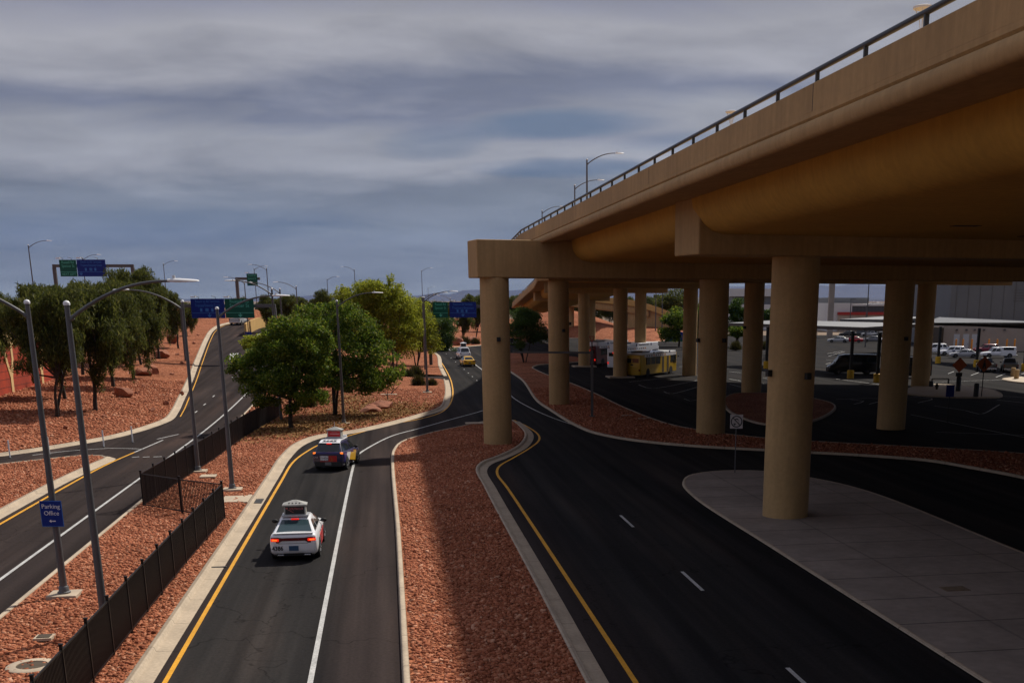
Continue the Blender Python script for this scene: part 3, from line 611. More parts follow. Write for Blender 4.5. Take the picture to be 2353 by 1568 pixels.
cap(5.82, 81.6, 74, 93.6, 2.5, 11.15, 13.55)
cap(14.4, 111.9, 74, 136.6, 2.3, 11.45, 13.2)
cap(21.5, 150.6, 42.5, 156.4, 2.2, 11.2, 12.9)
cap(23.5, 180.2, 41.5, 176.5, 2.2, 10.75, 12.6)
cap(27, 222, 41, 222, 2.2, 9.6, 11.2)
def column(x, y, r, z0, z1, lights=()):
    o = MB().lathe([(r, z0-.3), (r, z1)], n=40).build('column', M['tancol'], ov, 40, loc=(x, y, 0))
    for ang, h in lights:
        d = (math.sin(ang), -math.cos(ang)); l = MB().box((d[0]*(r+.12), d[1]*(r+.12), h), (.24, .2, .28), ang).build('floodlight', M['blackm'], o)
column(17.75, 51.1, 1.04, .1, 11.53, ((.35, 6.5), (-1.35, 6.6)))
column(7.25, 81.6, .98, .1, 11.18, ((.1, 7.2), (1.5, 7.1)))
column(23.6, 85.6, 1.08, .1, 11.18, ((.5, 6.9), (-1.4, 6.9)))
column(38.7, 87.3, 1.1, .1, 11.18, ((.2, 6.9),))
column(54.5, 90., 1.08, .1, 11.18)
column(16., 112.7, .98, .1, 11.5, ((.3, 7.), (1.35, 7.6)))
column(39.2, 125.9, 1.08, .1, 11.5, ((-1.2, 6.9),))
column(61.2, 130.6, 1.05, .1, 11.5)
column(29.8, 153.1, .92, .0, 11.25)
column(39.8, 155.9, .95, .0, 11.25)
column(29.3, 179.3, .86, .0, 10.8)
column(37.6, 177.4, .86, .0, 10.8)
column(30.5, 222, .85, .0, 9.65); column(37.6, 222, .85, .0, 9.65)
vm_ = MB()
for x, y in ((21., 42.), (19.2, 58), (27, 48), (23.5, 36)): MB().box((x, y, interp(ZL, y)-1.185), (1.0, .55, .02)).build('soffit_vent', M['blackm'], ov)
# square column plinths in the bus lot
for x, y, n in ((29.8, 153.1, 'pale square concrete plinth under the column left of the yellow bus'), (29.3, 179.3, 'pale concrete plinth under the column behind the maroon bus')):
    tag(MB().box((x, y, .09), (3.4, 3.0, .2)).build('plinth', M['pad'], bevel=.03), n, 'plinth')

# ------------------------------------------------------------------ second ramp far behind, with its abutment bank
fr_ = thing('ramp_bridge', 'sunlit ochre ramp bridge sloping down to the right behind the overpass columns', 'bridge')
pt = [PD(x, y, d) for x, y, d in ((1200, 668, 330), (1300, 672, 328), (1409, 684.5, 326), (1445, 688, 325), (1464, 690.6, 324), (1491, 698.3, 323), (1522, 709, 321), (1560, 725.7, 318), (1600, 744, 316))]
rows = []
for x, y, z in pt: rows.append([(x, y, z-1.55), (x, y, z-.5), (x, y+.05, z), (x+.1, y+.5, z), (x+.1, y+.5, z-.7), (x, y+9, z-.7), (x, y+9, z-1.55)])
MB().loft(rows).build('parapet', M['ochre'], fr_, 40)
MB().loft([[(x, y+.6, z-3.4), (x, y+.35, z-2.6), (x, y+.6, z-1.56), (x, y+8.5, z-1.56), (x, y+8.5, z-3.4)] for x, y, z in pt[:6]]).build('box_girder', M['tan'], fr_, 50)
aw = [(x, y+1.2, z) for x, y, z in pt[3:]]
MB().loft([[(x, y, -.5), (x, y, z-1.58), (x, y+.6, z-1.58), (x, y+.6, -.5)] for x, y, z in aw]).build('abutment_wall', M['tan'], fr_)
for i in (0, 1, 2): MB().lathe([(.8, -.5), (.8, pt[i][2]-3.2)], n=16).build('column', M['tancol'], fr_, 40, loc=(pt[i][0]+2, pt[i][1]+4, 0))
# gravel bank under it
bk0 = [PD(x, y, d) for x, y, d in ((1270, 776, 322), (1354, 768.5, 318), (1400, 771, 306), (1449, 781, 287), (1490, 775.5, 289), (1530, 768, 300), (1580, 764, 300))]
bk1 = [(bk0[0][0], 352, 7.), (bk0[1][0]+.5, 350, 7.), (bk0[2][0]+1, 345, 6.2), (pt[3][0], 324.5, 2.6), (pt[5][0], 322.5, 3.2), (pt[7][0], 317., 3.), (pt[8][0]+1, 315.8, 2.)]
bm_ = MB(); bm_.loft([[(a[0], a[1], -.05), tuple((np.array(a)*.5+np.array(b)*.5)), b, (b[0], b[1]+14, b[2])] for a, b in zip(bk0, bk1)], False, False)
struct(bm_.build('embankment', M['gravel'], None, 30))
kerb(cat([q[:2] for q in bk0], 2.), 1, False)
# ------------------------------------------------------------------ street lamps
def lamp(label, base, h, az, arms=1, al=2.75, group='tall street lamps with curved arms', pad=True, mt='steel', thin=1., off2=.0):
    """az: 0 = arm to the right of the ramps, pi = to the left"""
    t = thing('street_lamp', label, 'street lamp', base, az, group); m = M[mt]
    MB().tube([(0, 0, .12), (0, 0, h*.5), (0, 0, h-.05)], [.125*thin, .1*thin, .072*thin], 12).build('pole', m, t, 50)
    MB().lathe([(.092*thin, h-.06), (.098*thin, h), (.07*thin, h+.05), (.0, h+.075)], n=12).build('finial', M['lamp'], t, 50)
    if pad:
        MB().box((0, 0, .05), (.95, .95, .14)).build('footing', M['pad'], t, bevel=.02)
        MB().lathe([(.21, .1), (.21, .17), (.17, .19), (.155, .34), (.13, .37)], n=14).build('base_collar', m, t, 50)
    for k in range(arms):
        z0 = h-.42-k*.5; L_ = al-(.55*k)
        pts = [(.06+L_*u, 0, z0+1.02*(1-(1-u)**2.1)) for u in np.linspace(0, 1, 12)]
        MB().tube(pts, [.052-.016*u for u in np.linspace(0, 1, 12)], 8).tube([(.0, 0, z0-.05), (.14, 0, z0+.03)], .062, 8).build('arm', m, t, 50)
        e = pts[-1]; rows = []
        for u, w, hh in ((0, .05, .05), (.06, .09, .06), (.3, .15, .075), (.55, .15, .06), (.8, .11, .04), (.86, .05, .02)):
            rows.append([(e[0]-.06+u, w*math.cos(a), e[2]+.0+hh*math.sin(a)*(1 if math.sin(a) > 0 else .45)) for a in np.linspace(0, 2*math.pi, 12, endpoint=False)])
        MB().loft(rows).box((e[0]+.12, 0, e[2]+.1), (.07, .07, .1)).build('luminaire', M['lamp'], t, 50)
    return t
RGT, LFT = 0., math.pi
z0 = .13
lamp('grey lamp post with the blue parking office sign on it, arm to the left', (-11.1, 40.65, z0), 9.53, LFT)
lamp('grey lamp post rising behind the near black fence, arm over the taxi ramp', (-8.77, 35.9, z0), 9.5, RGT)
lamp('grey lamp post inside the far fence with its arm reaching over the left ramp', (-11.15, 70.6, z0), 9.53, LFT)
lamp('grey lamp post between the square ground cover and the taxi ramp', (-8.35, 63.2, z0), 9.2, RGT)
lamp('lamp post standing in front of the middle mesquite tree, arm to the right', (-3.75, 97., z0), 9.55, RGT, mt='darksteel')
lamp('twin arm lamp post at the far end of the mesquite gravel bed', (4.0, 129.2, z0), 9.9, RGT, mt='darksteel')
def lampat(label, x, y, D, h, az, base=None, arms=1):
    q = PD(x, y, D); z = float(hz(q[0], q[1])) if base is None else base
    lamp(label, (q[0], q[1], z), q[2]-z, az-YAW*.3, arms, pad=False, mt='darksteel', group='distant street lamps')
lampat('lamp post at the far end of the black fence behind the left mesquite', 624, 663, 97, 0, LFT)
lampat('lamp post right of the middle sign gantry, arm over the left ramp', 642.5, 663, 128, 0, LFT)
lampat('thin lamp post on the bank between two drooping trees, arm to the left', 680, 657, 195, 0, LFT)
lampat('distant lamp post just left of the small green cantilever sign, arm to the left', 561, 645, 217, 0, LFT)
lampat('distant lamp post right of the small green cantilever sign, arm to the left', 612, 615, 244, 0, LFT)
lampat('distant lamp post behind the small green cantilever sign, arm to the right', 583.6, 616, 327, 0, RGT)
lampat('distant lamp post left of the left green and blue gantry', 64.5, 562, 190, 0, RGT)
lampat('distant lamp post behind the blue panel of the left gantry, arm to the right', 189, 592, 240, 0, RGT)
lampat('distant lamp post right of the left gantry, arm to the right', 375, 605, 310, 0, RGT)
lampat('distant lamp post above the roundish dark tree, arm to the right', 751, 640, 353, 0, RGT)
lampat('distant lamp post above the palo verde, arm to the left', 813.6, 618, 325, 0, LFT)
lampat('tallest distant lamp post right of the palo verde, arm to the right', 968, 620, 392, 0, RGT)
lampat('small faint lamp post right of the tallest distant one', 983, 660.6, 600, 0, RGT)
lampat('lamp post hidden behind the twin arm post, arm to the right', 970, 682, 172, 0, RGT)
lampat('lamp post behind the right sign gantry, arm to the left', 1034, 684, 340, 0, LFT)
lampat('lamp post in the yellowish foliage right of the palo verde', 957, 685, 205, 0, RGT)
lampat('lamp post seen between the columns beside the white building', 1990.5, 700, 330, 0, RGT)
def decklamp(label, x, y, D):
    q = PD(x, y, D); lamp(label, (q[0], q[1], interp(ZL, q[1])+.64), q[2]-interp(ZL, q[1])-.64, RGT, pad=False, mt='darksteel', group='street lamps on the overpass deck')
decklamp('tallest lamp post above the overpass railing', 1348, 366, 120); decklamp('shorter lamp post just left of the tallest one above the railing', 1320, 425, 149); decklamp('smallest lamp post above the railing nearest the pier cap', 1245, 483, 192)
for lb, x, y, D in (('white chalice shaped lamp above the railing, the nearer and larger one', 2121, 16, 40), ('white chalice shaped lamp above the railing, the smaller one midway', 1680, 256, 67)):
    q = PD(x, y, D); zb = interp(ZL, q[1])+.62; t = thing('pedestrian_lamp', lb, 'lamp', (q[0], q[1], zb), 0, 'chalice lamps on the deck'); h = q[2]-zb
    MB().tube([(0, 0, 0), (0, 0, h-.95)], [.09, .07], 10).build('pole', M['lamp'], t, 50)
    MB().lathe([(.06, h-1.0), (.1, h-.85), (.05, h-.62)], n=12).build('collar', M['lamp'], t, 50)
    for k in range(6):
        a = k*math.pi/3; MB().tube([(.05*math.cos(a), .05*math.sin(a), h-.66), (.1*math.cos(a), .1*math.sin(a), h-.4), (.27*math.cos(a), .27*math.sin(a), h-.06)], .014, 6).build('rib', M['lamp'], t)
    MB().lathe([(.24, h-.08), (.31, h-.06), (.32, h), (.26, h+.02), (.02, h+.05)], n=20).build('shade', M['lamp'], t, 50)
# thin bare masts seen through the bridge
for lb, x, y, D, zb in (('thin tall mast seen through the right bridge opening', 1999, 600, 260, 0), ('short lamp mast with a flat head before the white building', 1955, 687, 300, 0), ('mast with a square head beside the grey warehouse', 2174, 662, 300, 0),
                 ('bare pole between the two rear columns', 1522, 640, 300, 0), ('second bare pole between the rear columns, before the dark tree', 1507, 650, 310, 0)):
    q = PD(x, y, D); t = thing('light_mast', lb, 'mast', (q[0], q[1], zb), 0, 'thin masts in the background')
    MB().tube([(0, 0, -.3), (0, 0, q[2])], [.16, .1], 8).build('pole', M['darksteel'], t, 50); MB().box((.5, 0, q[2]), (1.3, .3, .16)).build('lamp_head', M['darksteel'], t)

# ------------------------------------------------------------------ overhead signs
def gantry(label, D, yb, xl, xr, panels, mt, posts=(1, 1), bt=.42, zl=None, zr=None, group='overhead sign gantries'):
    """panels: (x0, y0, x1, y1, colour, [(text, y, size px)], arrow (x, y) list, rule y)"""
    A, B = np.array(PD(xl, yb, D)), np.array(PD(xr, yb, D)); s = pxm(D, A[2])
    t = thing('sign_gantry', label, 'road sign', tuple(A), 0, group); t.rotation_euler.z = -YAW
    L_ = np.linalg.norm(B-A); m = M[mt]
    MB().box((L_/2, 0, 0), (L_+bt, bt*.8, bt)).build('beam', m, t, bevel=.03)
    for k, x, q, zf in ((posts[0], 0, A, zl), (posts[1], L_, B, zr)):
        if not k: continue
        zz = float(hz1(q[0], q[1])) if zf is None else zf
        MB().box((x, 0, (zz-.5-q[2]-bt/2)/2), (bt*1.15, bt*.9, q[2]-bt/2-zz+.5)).build('post', m, t, bevel=.03)
    for x0, y0, x1, y1, col, txt, arr, ry in panels:
        f = lambda x, y: ((x-xl)/(xr-xl)*L_, (yb-y)/s)
        (ax, az), (bx, bz) = f(x0, y1), f(x1, y0); w, h = bx-ax, bz-az; cx, cz = (ax+bx)/2, (az+bz)/2
        p = MB().box((cx, -bt/2-.14, cz), (w-.04, .06, h)).build('sign_panel', M['signblue' if col == 'b' else 'signgreen'], t)
        tm = M['bluetext' if col == 'b' else 'greentext']
        MB().box((cx, -bt/2-.08, cz-h*.3), (w*.96, .06, .08)).box((cx, -bt/2-.08, cz+h*.3), (w*.96, .06, .08)).build('panel_bracket', M['darksteel'], t)
        for s_, yy, sz in txt:
            q = f(0, yy)[1]; sz_ = sz/s; wid = len(s_)*sz_*.52; text('lettering', s_, sz_, tm, p, (cx, -bt/2-.175, q), sx=min(1., w*.9/wid))
        if ry: MB().box((cx, -bt/2-.174, f(0, ry)[1]), (w*.96, .006, .045)).build('rule', tm, p)
        for kx, ky in arr:
            u, v = f(kx, ky); MB().prism([(u-.05, -bt/2-.176, v+.3), (u+.05, -bt/2-.176, v+.3), (u+.05, -bt/2-.176, v), (u+.22, -bt/2-.176, v+.14), (u+.22, -bt/2-.176, v), (u, -bt/2-.176, v-.24), (u-.22, -bt/2-.176, v), (u-.22, -bt/2-.176, v+.14), (u-.05, -bt/2-.176, v)], (0, .004, 0)).build('arrow', M['greentext' if col == 'g' else 'bluetext'], p)
        if col == 'b':
            for k, fx in enumerate((.3, .47, .63)):
                u, v = ax+w*fx, az+h*.42; pm = MB().box((u, -bt/2-.174, v), (h*.12, .006, h*.17))
                if k == 1: pm.box((u, -bt/2-.174, v+h*.03), (h*.2, .006, h*.06)).box((u, -bt/2-.174, v-h*.06), (h*.2, .006, h*.04))
                pm.build('pictogram', tm, p)
        n = max(2, int(round(w/2.1)))
        for k in range(n):
            u = ax+w*(k+.5)/n; v = bz
            MB().tube([(u, -bt/2-.1, v-.05), (u-.03, -bt/2-.2, v+.22), (u-.28, -bt/2-.75, v+.34)], .035, 6).build('light_bracket', m, t)
            if k % 2 == 0: MB().box((u-.42, -bt/2-.85, v+.2), (.62, .3, .13)).build('sign_light', M['lamp'], t, bevel=.02)
    return t
RS = [('Russell Rd', 0, 0)]
gantry('middle gantry over the left ramp, wide blue sign beside a wide green sign', 152, 702.5, 417.5, 629,
       [(440.5, 686.5, 517.8, 729.5, 'b', [('Return to All Terminals', 692.5, 9.), ('Tropicana/University Center', 701.5, 9.)], [(482, 723.5)], 718),
        (518.4, 686.5, 585, 729, 'g', [('Russell Rd', 692.5, 10.5), ('Spencer St', 702, 10.5)], [(552.5, 723)], 717.5)], 'steel')
gantry('left gantry above the tree row, small green sign beside a wide blue sign', 180, 610.5, 124, 304,
       [(139, 597.5, 178.3, 634, 'g', [('Russell Rd', 603, 9), ('Spencer St', 611, 9), ('NEXT LEFT', 629, 6.5)], [], 624),
        (179, 597, 245, 634, 'b', [('Return to All Terminals', 602, 7.2), ('Tropicana/University Center', 609.5, 7.2)], [(187, 628)], 624)], 'darksteel', zl=5.5, zr=5.5)
gantry('small distant green cantilever sign left of the centre trees', 293, 640, 543.5, 594,
       [(568, 629, 592.5, 655.5, 'g', [('Russell Rd', 633, 5.5), ('Spencer St', 639.5, 5.5)], [], None)], 'darksteel', posts=(1, 0), bt=.62)
gantry('right gantry beside the big column, green sign left of a wide blue sign', 185, 704, 985, 1124,
       [(995, 693.7, 1029.5, 728.5, 'g', [('Russell Rd', 699, 8), ('Spencer St', 707, 8)], [(1012.5, 723)], 718),
        (1033, 693.7, 1094.5, 728, 'b', [('Return to All Terminals', 699, 7.4), ('Tropicana/Swenson', 707, 7.4)], [(1063.5, 722.5)], 718)], 'darksteel', zl=0., zr=0.)
def post_sign(name, label, cat_, base, h, panel, faces, m='darksteel', r=.035, rz=-YAW, diamond=False, group=None):
    t = thing(name, label, cat_, base, rz, group); w, hh, col, zc = panel
    MB().tube([(0, 0, 0), (0, 0, h)], r, 8).build('post', M[m], t, 50)
    if diamond: d = w*.7071; b = MB().prism([(-d, -.06, zc), (0, -.06, zc-d), (d, -.06, zc), (0, -.06, zc+d)], (0, .02, 0))
    else: b = MB().box((0, -.06, zc), (w, .02, hh))
    p = b.build('sign_panel', M[col], t, bevel=.004)
    for s_, dz, sz, tm in faces: text('lettering', s_, sz, M[tm], p, (0, -.074, zc+dz))
    return t, p
# the parking office sign, strapped to the lamp post
pk = thing('parking_sign', 'blue Parking Office sign with an arrow to the left, strapped to a lamp post', 'sign', (-11.12, 40.45, 2.97), -YAW)
p_ = MB().box((0, 0, 0), (.72, .02, .86)).build('sign_panel', M['signblue'], pk, bevel=.02)
fm = MB(); 
for c_, d_ in (((0, -.012, .415), (.70, .004, .012)), ((0, -.012, -.415), (.70, .004, .012)), ((.35, -.012, 0), (.012, .004, .82)), ((-.35, -.012, 0), (.012, .004, .82))): fm.box(c_, d_)
fm.build('border', M['bluetext'], p_)
text('lettering', 'Parking', .205, M['whitetext'], p_, (0, -.014, .24)); text('lettering', 'Office', .205, M['whitetext'], p_, (0, -.014, .015))
MB().bar((.11, -.014, -.24), (-.06, -.014, -.24), .004, .03).prism([(-.11, -.014, -.24), (-.04, -.014, -.185), (-.04, -.014, -.295)], (0, .003, 0)).build('arrow', M['whitetext'], p_)
MB().box((0, .06, .2), (.34, .12, .04)).box((0, .06, -.2), (.34, .12, .04)).build('strap', M['steel'], pk)
# no-U-turn sign
t, p_ = post_sign('no_u_turn_sign', 'square white sign with a crossed out U-turn arrow at the tip of the sidewalk', 'sign', (19.4, 64.9, .14), 3.35, (.72, .78, 'signwhite', 2.93), [], 'steel', .03)
ring = MB(); n = 36; rows = []
for k in range(n): a = 2*math.pi*k/n; rows.append([((r_)*math.cos(a), y_, 2.93+r_*math.sin(a)) for r_, y_ in ((.27, -.073), (.27, -.078), (.33, -.078), (.33, -.073))])
ring.loft(rows+rows[:1], True, False).bar((-.2, -.077, 3.13), (.2, -.077, 2.73), .004, .05); ring.build('prohibition_ring', M['blacktext'], p_)
ar = [(-.1, 2.78), (-.1, 2.98)]+[(-.1+.1-.1*math.cos(a), 2.98+.1*math.sin(a)) for a in np.linspace(.3, 2.84, 6)]+[(.1, 2.98), (.1, 2.74)]
mm = MB(); 
for (x0, q0), (x1, q1) in zip(ar[:-1], ar[1:]): mm.bar((x0, -.074, q0), (x1, -.074, q1), .004, .06)
mm.prism([(-.19, -.0745, 2.82), (-.01, -.0745, 2.82), (-.1, -.0745, 2.7)], (0, .004, 0)).build('turn_arrow', M['blacktext'], p_)
# orange roadwork diamonds
for lb, x, y, D, px_, py_ in (('dark orange diamond roadwork sign, the left of the pair in the bus lot', 2199, 900, 0, 2202, 838), ('dark orange diamond roadwork sign, the right one with a walking figure', 2254, 913, 0, 2262, 836)):
    b = G(x, y); q = PD(px_, py_, b[0]*sa+b[1]*ca); h = q[2]
    t, p_ = post_sign('roadwork_sign', lb, 'sign', (b[0], b[1], .1), h+.3, (1.16, 0, 'orangesign', h-.1), [], 'blackm', .05, diamond=True, group='orange roadwork signs')
    if 'figure' in lb: MB().ball((0, -.075, h+.24), (.09, .006, .09)).prism([(-.1, -.074, h+.12), (.1, -.074, h+.12), (.14, -.074, h-.2), (.2, -.074, h-.55), (.08, -.074, h-.55), (0, -.074, h-.25), (-.08, -.074, h-.55), (-.2, -.074, h-.55), (-.14, -.074, h-.2)], (0, .004, 0)).build('walker_symbol', M['blacktext'], p_)
    else: MB().box((0, -.06, h-1.12), (.7, .02, .42)).build('plaque', M['blackm'], t)
b = G(2176, 972); post_sign('directory_sign', 'narrow blue sign on a thin post in the dark under the deck', 'sign', b, 3.1, (.66, .95, 'signblue', 2.62), [], 'blackm', .04)
b = G(566, 800); q = PD(571, 768, 172); post_sign('wayfinding_sign', 'small blue sign on a post beside the far gravel bank', 'sign', (q[0], q[1], float(hz(q[0], q[1]))), 6.2, (.95, .75, 'signblue', q[2]-float(hz(q[0], q[1]))), [], 'darksteel', .06)
b = G(1548, 790); t = thing('monument_sign', 'low wide blue and green information sign beyond the yellow bus', 'sign', b, -YAW)
p_ = MB().box((0, 0, 1.85), (4.0, .25, 1.7)).build('sign_panel', M['signblue'], t, bevel=.05); MB().box((0, 0, .78), (4.0, .25, .44)).build('lower_panel', M['signgreen'], t, bevel=.04); MB().box((-2.08, 0, 1.3), (.12, .3, 2.7)).build('post', M['steel'], t); MB().box((2.08, 0, 1.3), (.12, .3, 2.7)).build('post', M['steel'], t)
text('lettering', 'Return to All Terminals', .3, M['bluetext'], p_, (.1, -.13, 2.35)); 
for u in (.1, .75, 1.35): MB().ball((u, -.128, 1.75), (.16, .01, .16)).build('pictogram', M['bluetext'], p_)
b = G(1936, 775); post_sign('blue_sign', 'tiny bright blue sign before the parked cars', 'sign', (b[0], b[1]+20, 0), 3.4, (1., 1.1, 'signblue', 2.9), [], 'steel', .05)
# height gate with a long arm and a small triangle on top
b = G(1360, 960); t = thing('height_gate', 'dark post with a long horizontal clearance arm and an open triangle on top', 'height barrier', (b[0], b[1], .1), -YAW); zt = PD(1361, 788, b[0]*sa+b[1]*ca)[2]; za = PD(1345, 810, b[0]*sa+b[1]*ca)[2]-.1
MB().box((0, 0, zt/2-.35), (.22, .22, zt-.7)).build('post', M['darksteel'], t, bevel=.01); MB().box((0, 0, .05), (.5, .5, .1)).build('base_plate', M['darksteel'], t)
MB().bar((.0, .13, za), (-6.7, .13, za+.05), .12, .16).build('arm', M['darksteel'], t)
MB().tube([(0, 0, zt-.7), (0, 0, zt)], .05, 8).build('neck', M['blackm'], t); tr = MB()
for a_, b_ in (((-.21, 0, zt+.45), (.21, 0, zt+.45)), ((.21, 0, zt+.45), (.0, 0, zt)), ((0, 0, zt), (-.21, 0, zt+.45))): tr.bar(a_, b_, .03, .06)
tr.build('triangle_frame', M['redband'], t)

# ------------------------------------------------------------------ black picket fences
def fence(label, pts, h=1.66, bay=2.4, group='black picket fences'):
    a = pts[0]; t = thing('picket_fence', label, 'fence', (a[0], a[1], float(hz(a[0], a[1]))+.12), 0, group); o = np.array([a[0], a[1]]); z_ = float(hz(a[0], a[1]))
    q = cat(pts, .25); s = np.concatenate([[0], np.cumsum([np.linalg.norm(q[i+1]-q[i]) for i in range(len(q)-1)])]); q = np.array(q)
    at = lambda d: np.array([np.interp(d, s, q[:, 0]), np.interp(d, s, q[:, 1])])
    g = lambda p: float(hz(p[0], p[1]))-z_
    nb = max(1, int(round(s[-1]/bay))); post = None
    for k in range(nb+1):
        p = at(s[-1]*k/nb); c = p-o
        MB().box((c[0], c[1], h/2+.02+g(p)), (.075, .075, h+.12)).box((c[0], c[1], h+.09+g(p)), (.1, .1, .03)).build('post', M['black'], t)
        if k == nb: break
        p2 = at(s[-1]*(k+1)/nb); d = p2-o; m_ = MB(); l = np.linalg.norm(d-c); za, zb_ = g(p), g(p2)
        for zr in (.12, h-.06): m_.bar((c[0], c[1], zr+za), (d[0], d[1], zr+zb_), .04, .045)
        np_ = int(l/.1)
        for i in range(1, np_):
            u = i/np_; x, y = c+(d-c)*u; zz = za+(zb_-za)*u; m_.box((x, y, h/2+zz+.02), (.03, .022, h-.2), math.atan2(d[1]-c[1], d[0]-c[0]))
        m_.build('fence_panel', M['black'], t, fix=False)
    return t
fence('long black picket fence running along the kerb of the taxi ramp from the front', [(-7.98, 14), (-7.95, 34), (-7.85, 46), (-7.66, 54.6)])
fence('black picket fence beside the left ramp, running back to the big mesquite', [(-11.95, 58.9), (-11.6, 66), (-11., 76), (-10.5, 88), (-9.2, 103)])
fence('short black fence bay crossing the gravel next to the left ramp', [(-11.95, 58.8), (-9.82, 56.55)], bay=3.2)
fence('black gate bay crossing the gravel between the gate post and the near fence', [(-9.8, 56.5), (-7.7, 54.7)], bay=3.)
# ------------------------------------------------------------------ small things on the ground
for i, (x, y, lb) in enumerate(((23.6, 1052, 'white delineator post at the left picture edge of the branch ramp'), (114, 1044, 'white delineator post beside the front lamp post'), (188, 1033.5, 'white delineator post right of the second lamp post'), (239, 1026.5, 'white delineator post between its two neighbours near the gravel tip'), (305, 1016, 'white delineator post farthest up the branch ramp'))):
    b = G(x, y); t = thing('delineator_post', lb, 'traffic post', b, 0, 'white delineator posts'); MB().lathe([(.12, 0), (.11, .03), (.05, .05)], n=10).build('base', M['blackm'], t, 50); MB().tube([(0, 0, .04), (0, 0, 1.15)], .045, 8).build('post', M['lamp'], t, 50); MB().tube([(0, 0, .78), (0, 0, .9)], .046, 8).build('reflector', M['whitetext'], t, 50)
def slab(name, label, cat_, x, y, w, d, m, z=.15, rz=0., g=None):
    b = G(x, y); o = MB().box((0, 0, 0), (w, d, .08)).build(name, m, None, bevel=.015, loc=(b[0], b[1], z+float(hz(b[0], b[1]))), rz=rz); return tag(o, label, cat_, g)
slab('utility_cover', 'pale square utility cover between two lamp posts on the gravel', 'cover', 479, 1102, .85, .95, M['pad'], .22)
slab('utility_cover', 'flat pale strip cover beside the outrigger column', 'cover', 1092, 977, 1.6, .9, M['pad'], .2)
slab('utility_cover', 'thin pale cover slab on the gravel right of the mesquite trunk', 'cover', 893, 910, 1.7, .7, M['pad'], .2)
slab('utility_cover', 'pale cover on the slope below the tree row', 'cover', 46, 963, 1.5, .6, M['pad'], .62)
b = G(104, 1478); t = thing('valve_box', 'small square valve box with a pale rim on the front gravel', 'cover', (b[0], b[1], .2)); MB().box((0, 0, 0), (.5, .5, .08)).build('rim', M['pad'], t); MB().box((0, 0, .03), (.36, .36, .06)).build('lid', M['bark2'], t)
b = G(75, 1541); t = thing('manhole', 'round manhole with a wide pale concrete collar at the bottom left', 'manhole', (b[0], b[1], .12)); MB().lathe([(.66, -.08), (.66, .05), (.63, .07), (.4, .07), (.4, .02)], n=40, cap=False).build('collar', M['pad'], t, 40); MB().lathe([(.4, -.05), (.4, .045), (.36, .055), (.0, .055)], n=32).build('lid', M['bark2'], t, 40)
b = G(577, 1152); t = thing('storm_drain', 'concrete storm drain inlet in the kerb of the taxi ramp', 'drain', (-7.15, b[1], .0)); MB().box((-.75, 0, .13), (1.15, 1.9, .12)).build('apron', M['pad'], t, bevel=.02); MB().box((-.1, 0, .115), (.22, 2.3, .17)).build('kerb_hood', M['pad'], t, bevel=.02); MB().box((.03, 0, .09), (.05, 1.5, .1)).build('opening', M['blackm'], t); MB().box((.36, 0, .028), (.5, 1.3, .03)).build('grate', M['metalgrate'], t)
slab('gutter_plate', 'dark steel strip across the gutter of the taxi ramp', 'cover', 497, 1303, .75, .14, M['metalgrate'], .0)
M['plate_brown'] = mat('brown stained plate', (.17, .125, .08), .8, n=(6, .3))
slab('utility_cover', 'faint brown cover plate in the sidewalk', 'cover', 2192, 1361, .9, .62, M['plate_brown'], .125)
for x, y, w in ((2430//1, 0, 0),): pass
for lb, x, y in (('short pale strip on the gravel island beside the bus lot', 1480, 965), ('second short pale strip on the gravel by the bus lot kerb', 1440, 958)): slab('cover_strip', lb, 'cover', x, y, 1.1, .25, M['pad'], .16, .3)
# hydrant, bollards and the pedestrian rail by the lot
b = G(2151, 897); t = thing('fire_hydrant', 'dark fire hydrant on the pale traffic island', 'hydrant', b); MB().lathe([(.2, 0), (.2, .06), (.13, .08), (.13, .55), (.16, .57), (.16, .62), (.12, .72), (.04, .8), (.04, .86), (.0, .87)], n=14).build('barrel', M['bark2'], t, 50); MB().tube([(-.24, 0, .48), (.24, 0, .48)], .07, 10).build('outlet', M['bark2'], t, 50)
for lb, x, y, h in (('squat dark bollard left of the hydrant', 2138, 890, .75), ('dark bollard right of the blue sign post', 2241, 914, 1.5), ('dark bollard behind the blue sign post', 2200, 901, 1.7)):
    b = G(x, y); t = thing('bollard', lb, 'bollard', b, 0, 'dark bollards'); MB().lathe([(.26, 0), (.26, h-.08), (.2, h), (0, h+.02)], n=14).build('shaft', M['metalgrate'], t, 50); MB().lathe([(.3, 0), (.3, .08), (.27, .1)], n=14).build('foot', M['metalgrate'], t, 50)
for lb, x, y in (('tan concrete bollard at the right edge, the front one', 2334, 872), ('tan concrete bollard at the right edge, the rear one', 2326, 867)):
    b = G(x, y); t = thing('bollard', lb, 'bollard', b, 0, 'tan bollards'); MB().lathe([(.3, 0), (.3, 1.2), (.24, 1.28), (0, 1.3)], n=14).build('shaft', M['tancol'], t, 50); MB().lathe([(.34, 0), (.34, .1), (.3, .12)], n=14).build('foot', M['tancol'], t, 50)
a_, b_ = G(2140, 884), G(2178, 884); t = thing('pedestrian_rail', 'low dark rail between the bollard and the blue sign', 'railing', (a_[0], a_[1], 0)); l = b_[0]-a_[0]; MB().bar((0, 0, .75), (l, b_[1]-a_[1], .75), .1, .14).build('rail', M['blackm'], t); 
for u in (0, 1): MB().box((l*u, (b_[1]-a_[1])*u, .37), (.14, .14, .74)).build('post', M['blackm'], t)
a_, b_ = G(1752, 829), G(1782, 829); t = thing('pedestrian_rail', 'black zigzag railing beside the lane behind the columns', 'railing', (a_[0], a_[1], 0)); l = b_[0]-a_[0]; rm = MB()
for z_ in (.1, 1.05): rm.bar((0, 0, z_), (l, 0, z_), .05, .06)
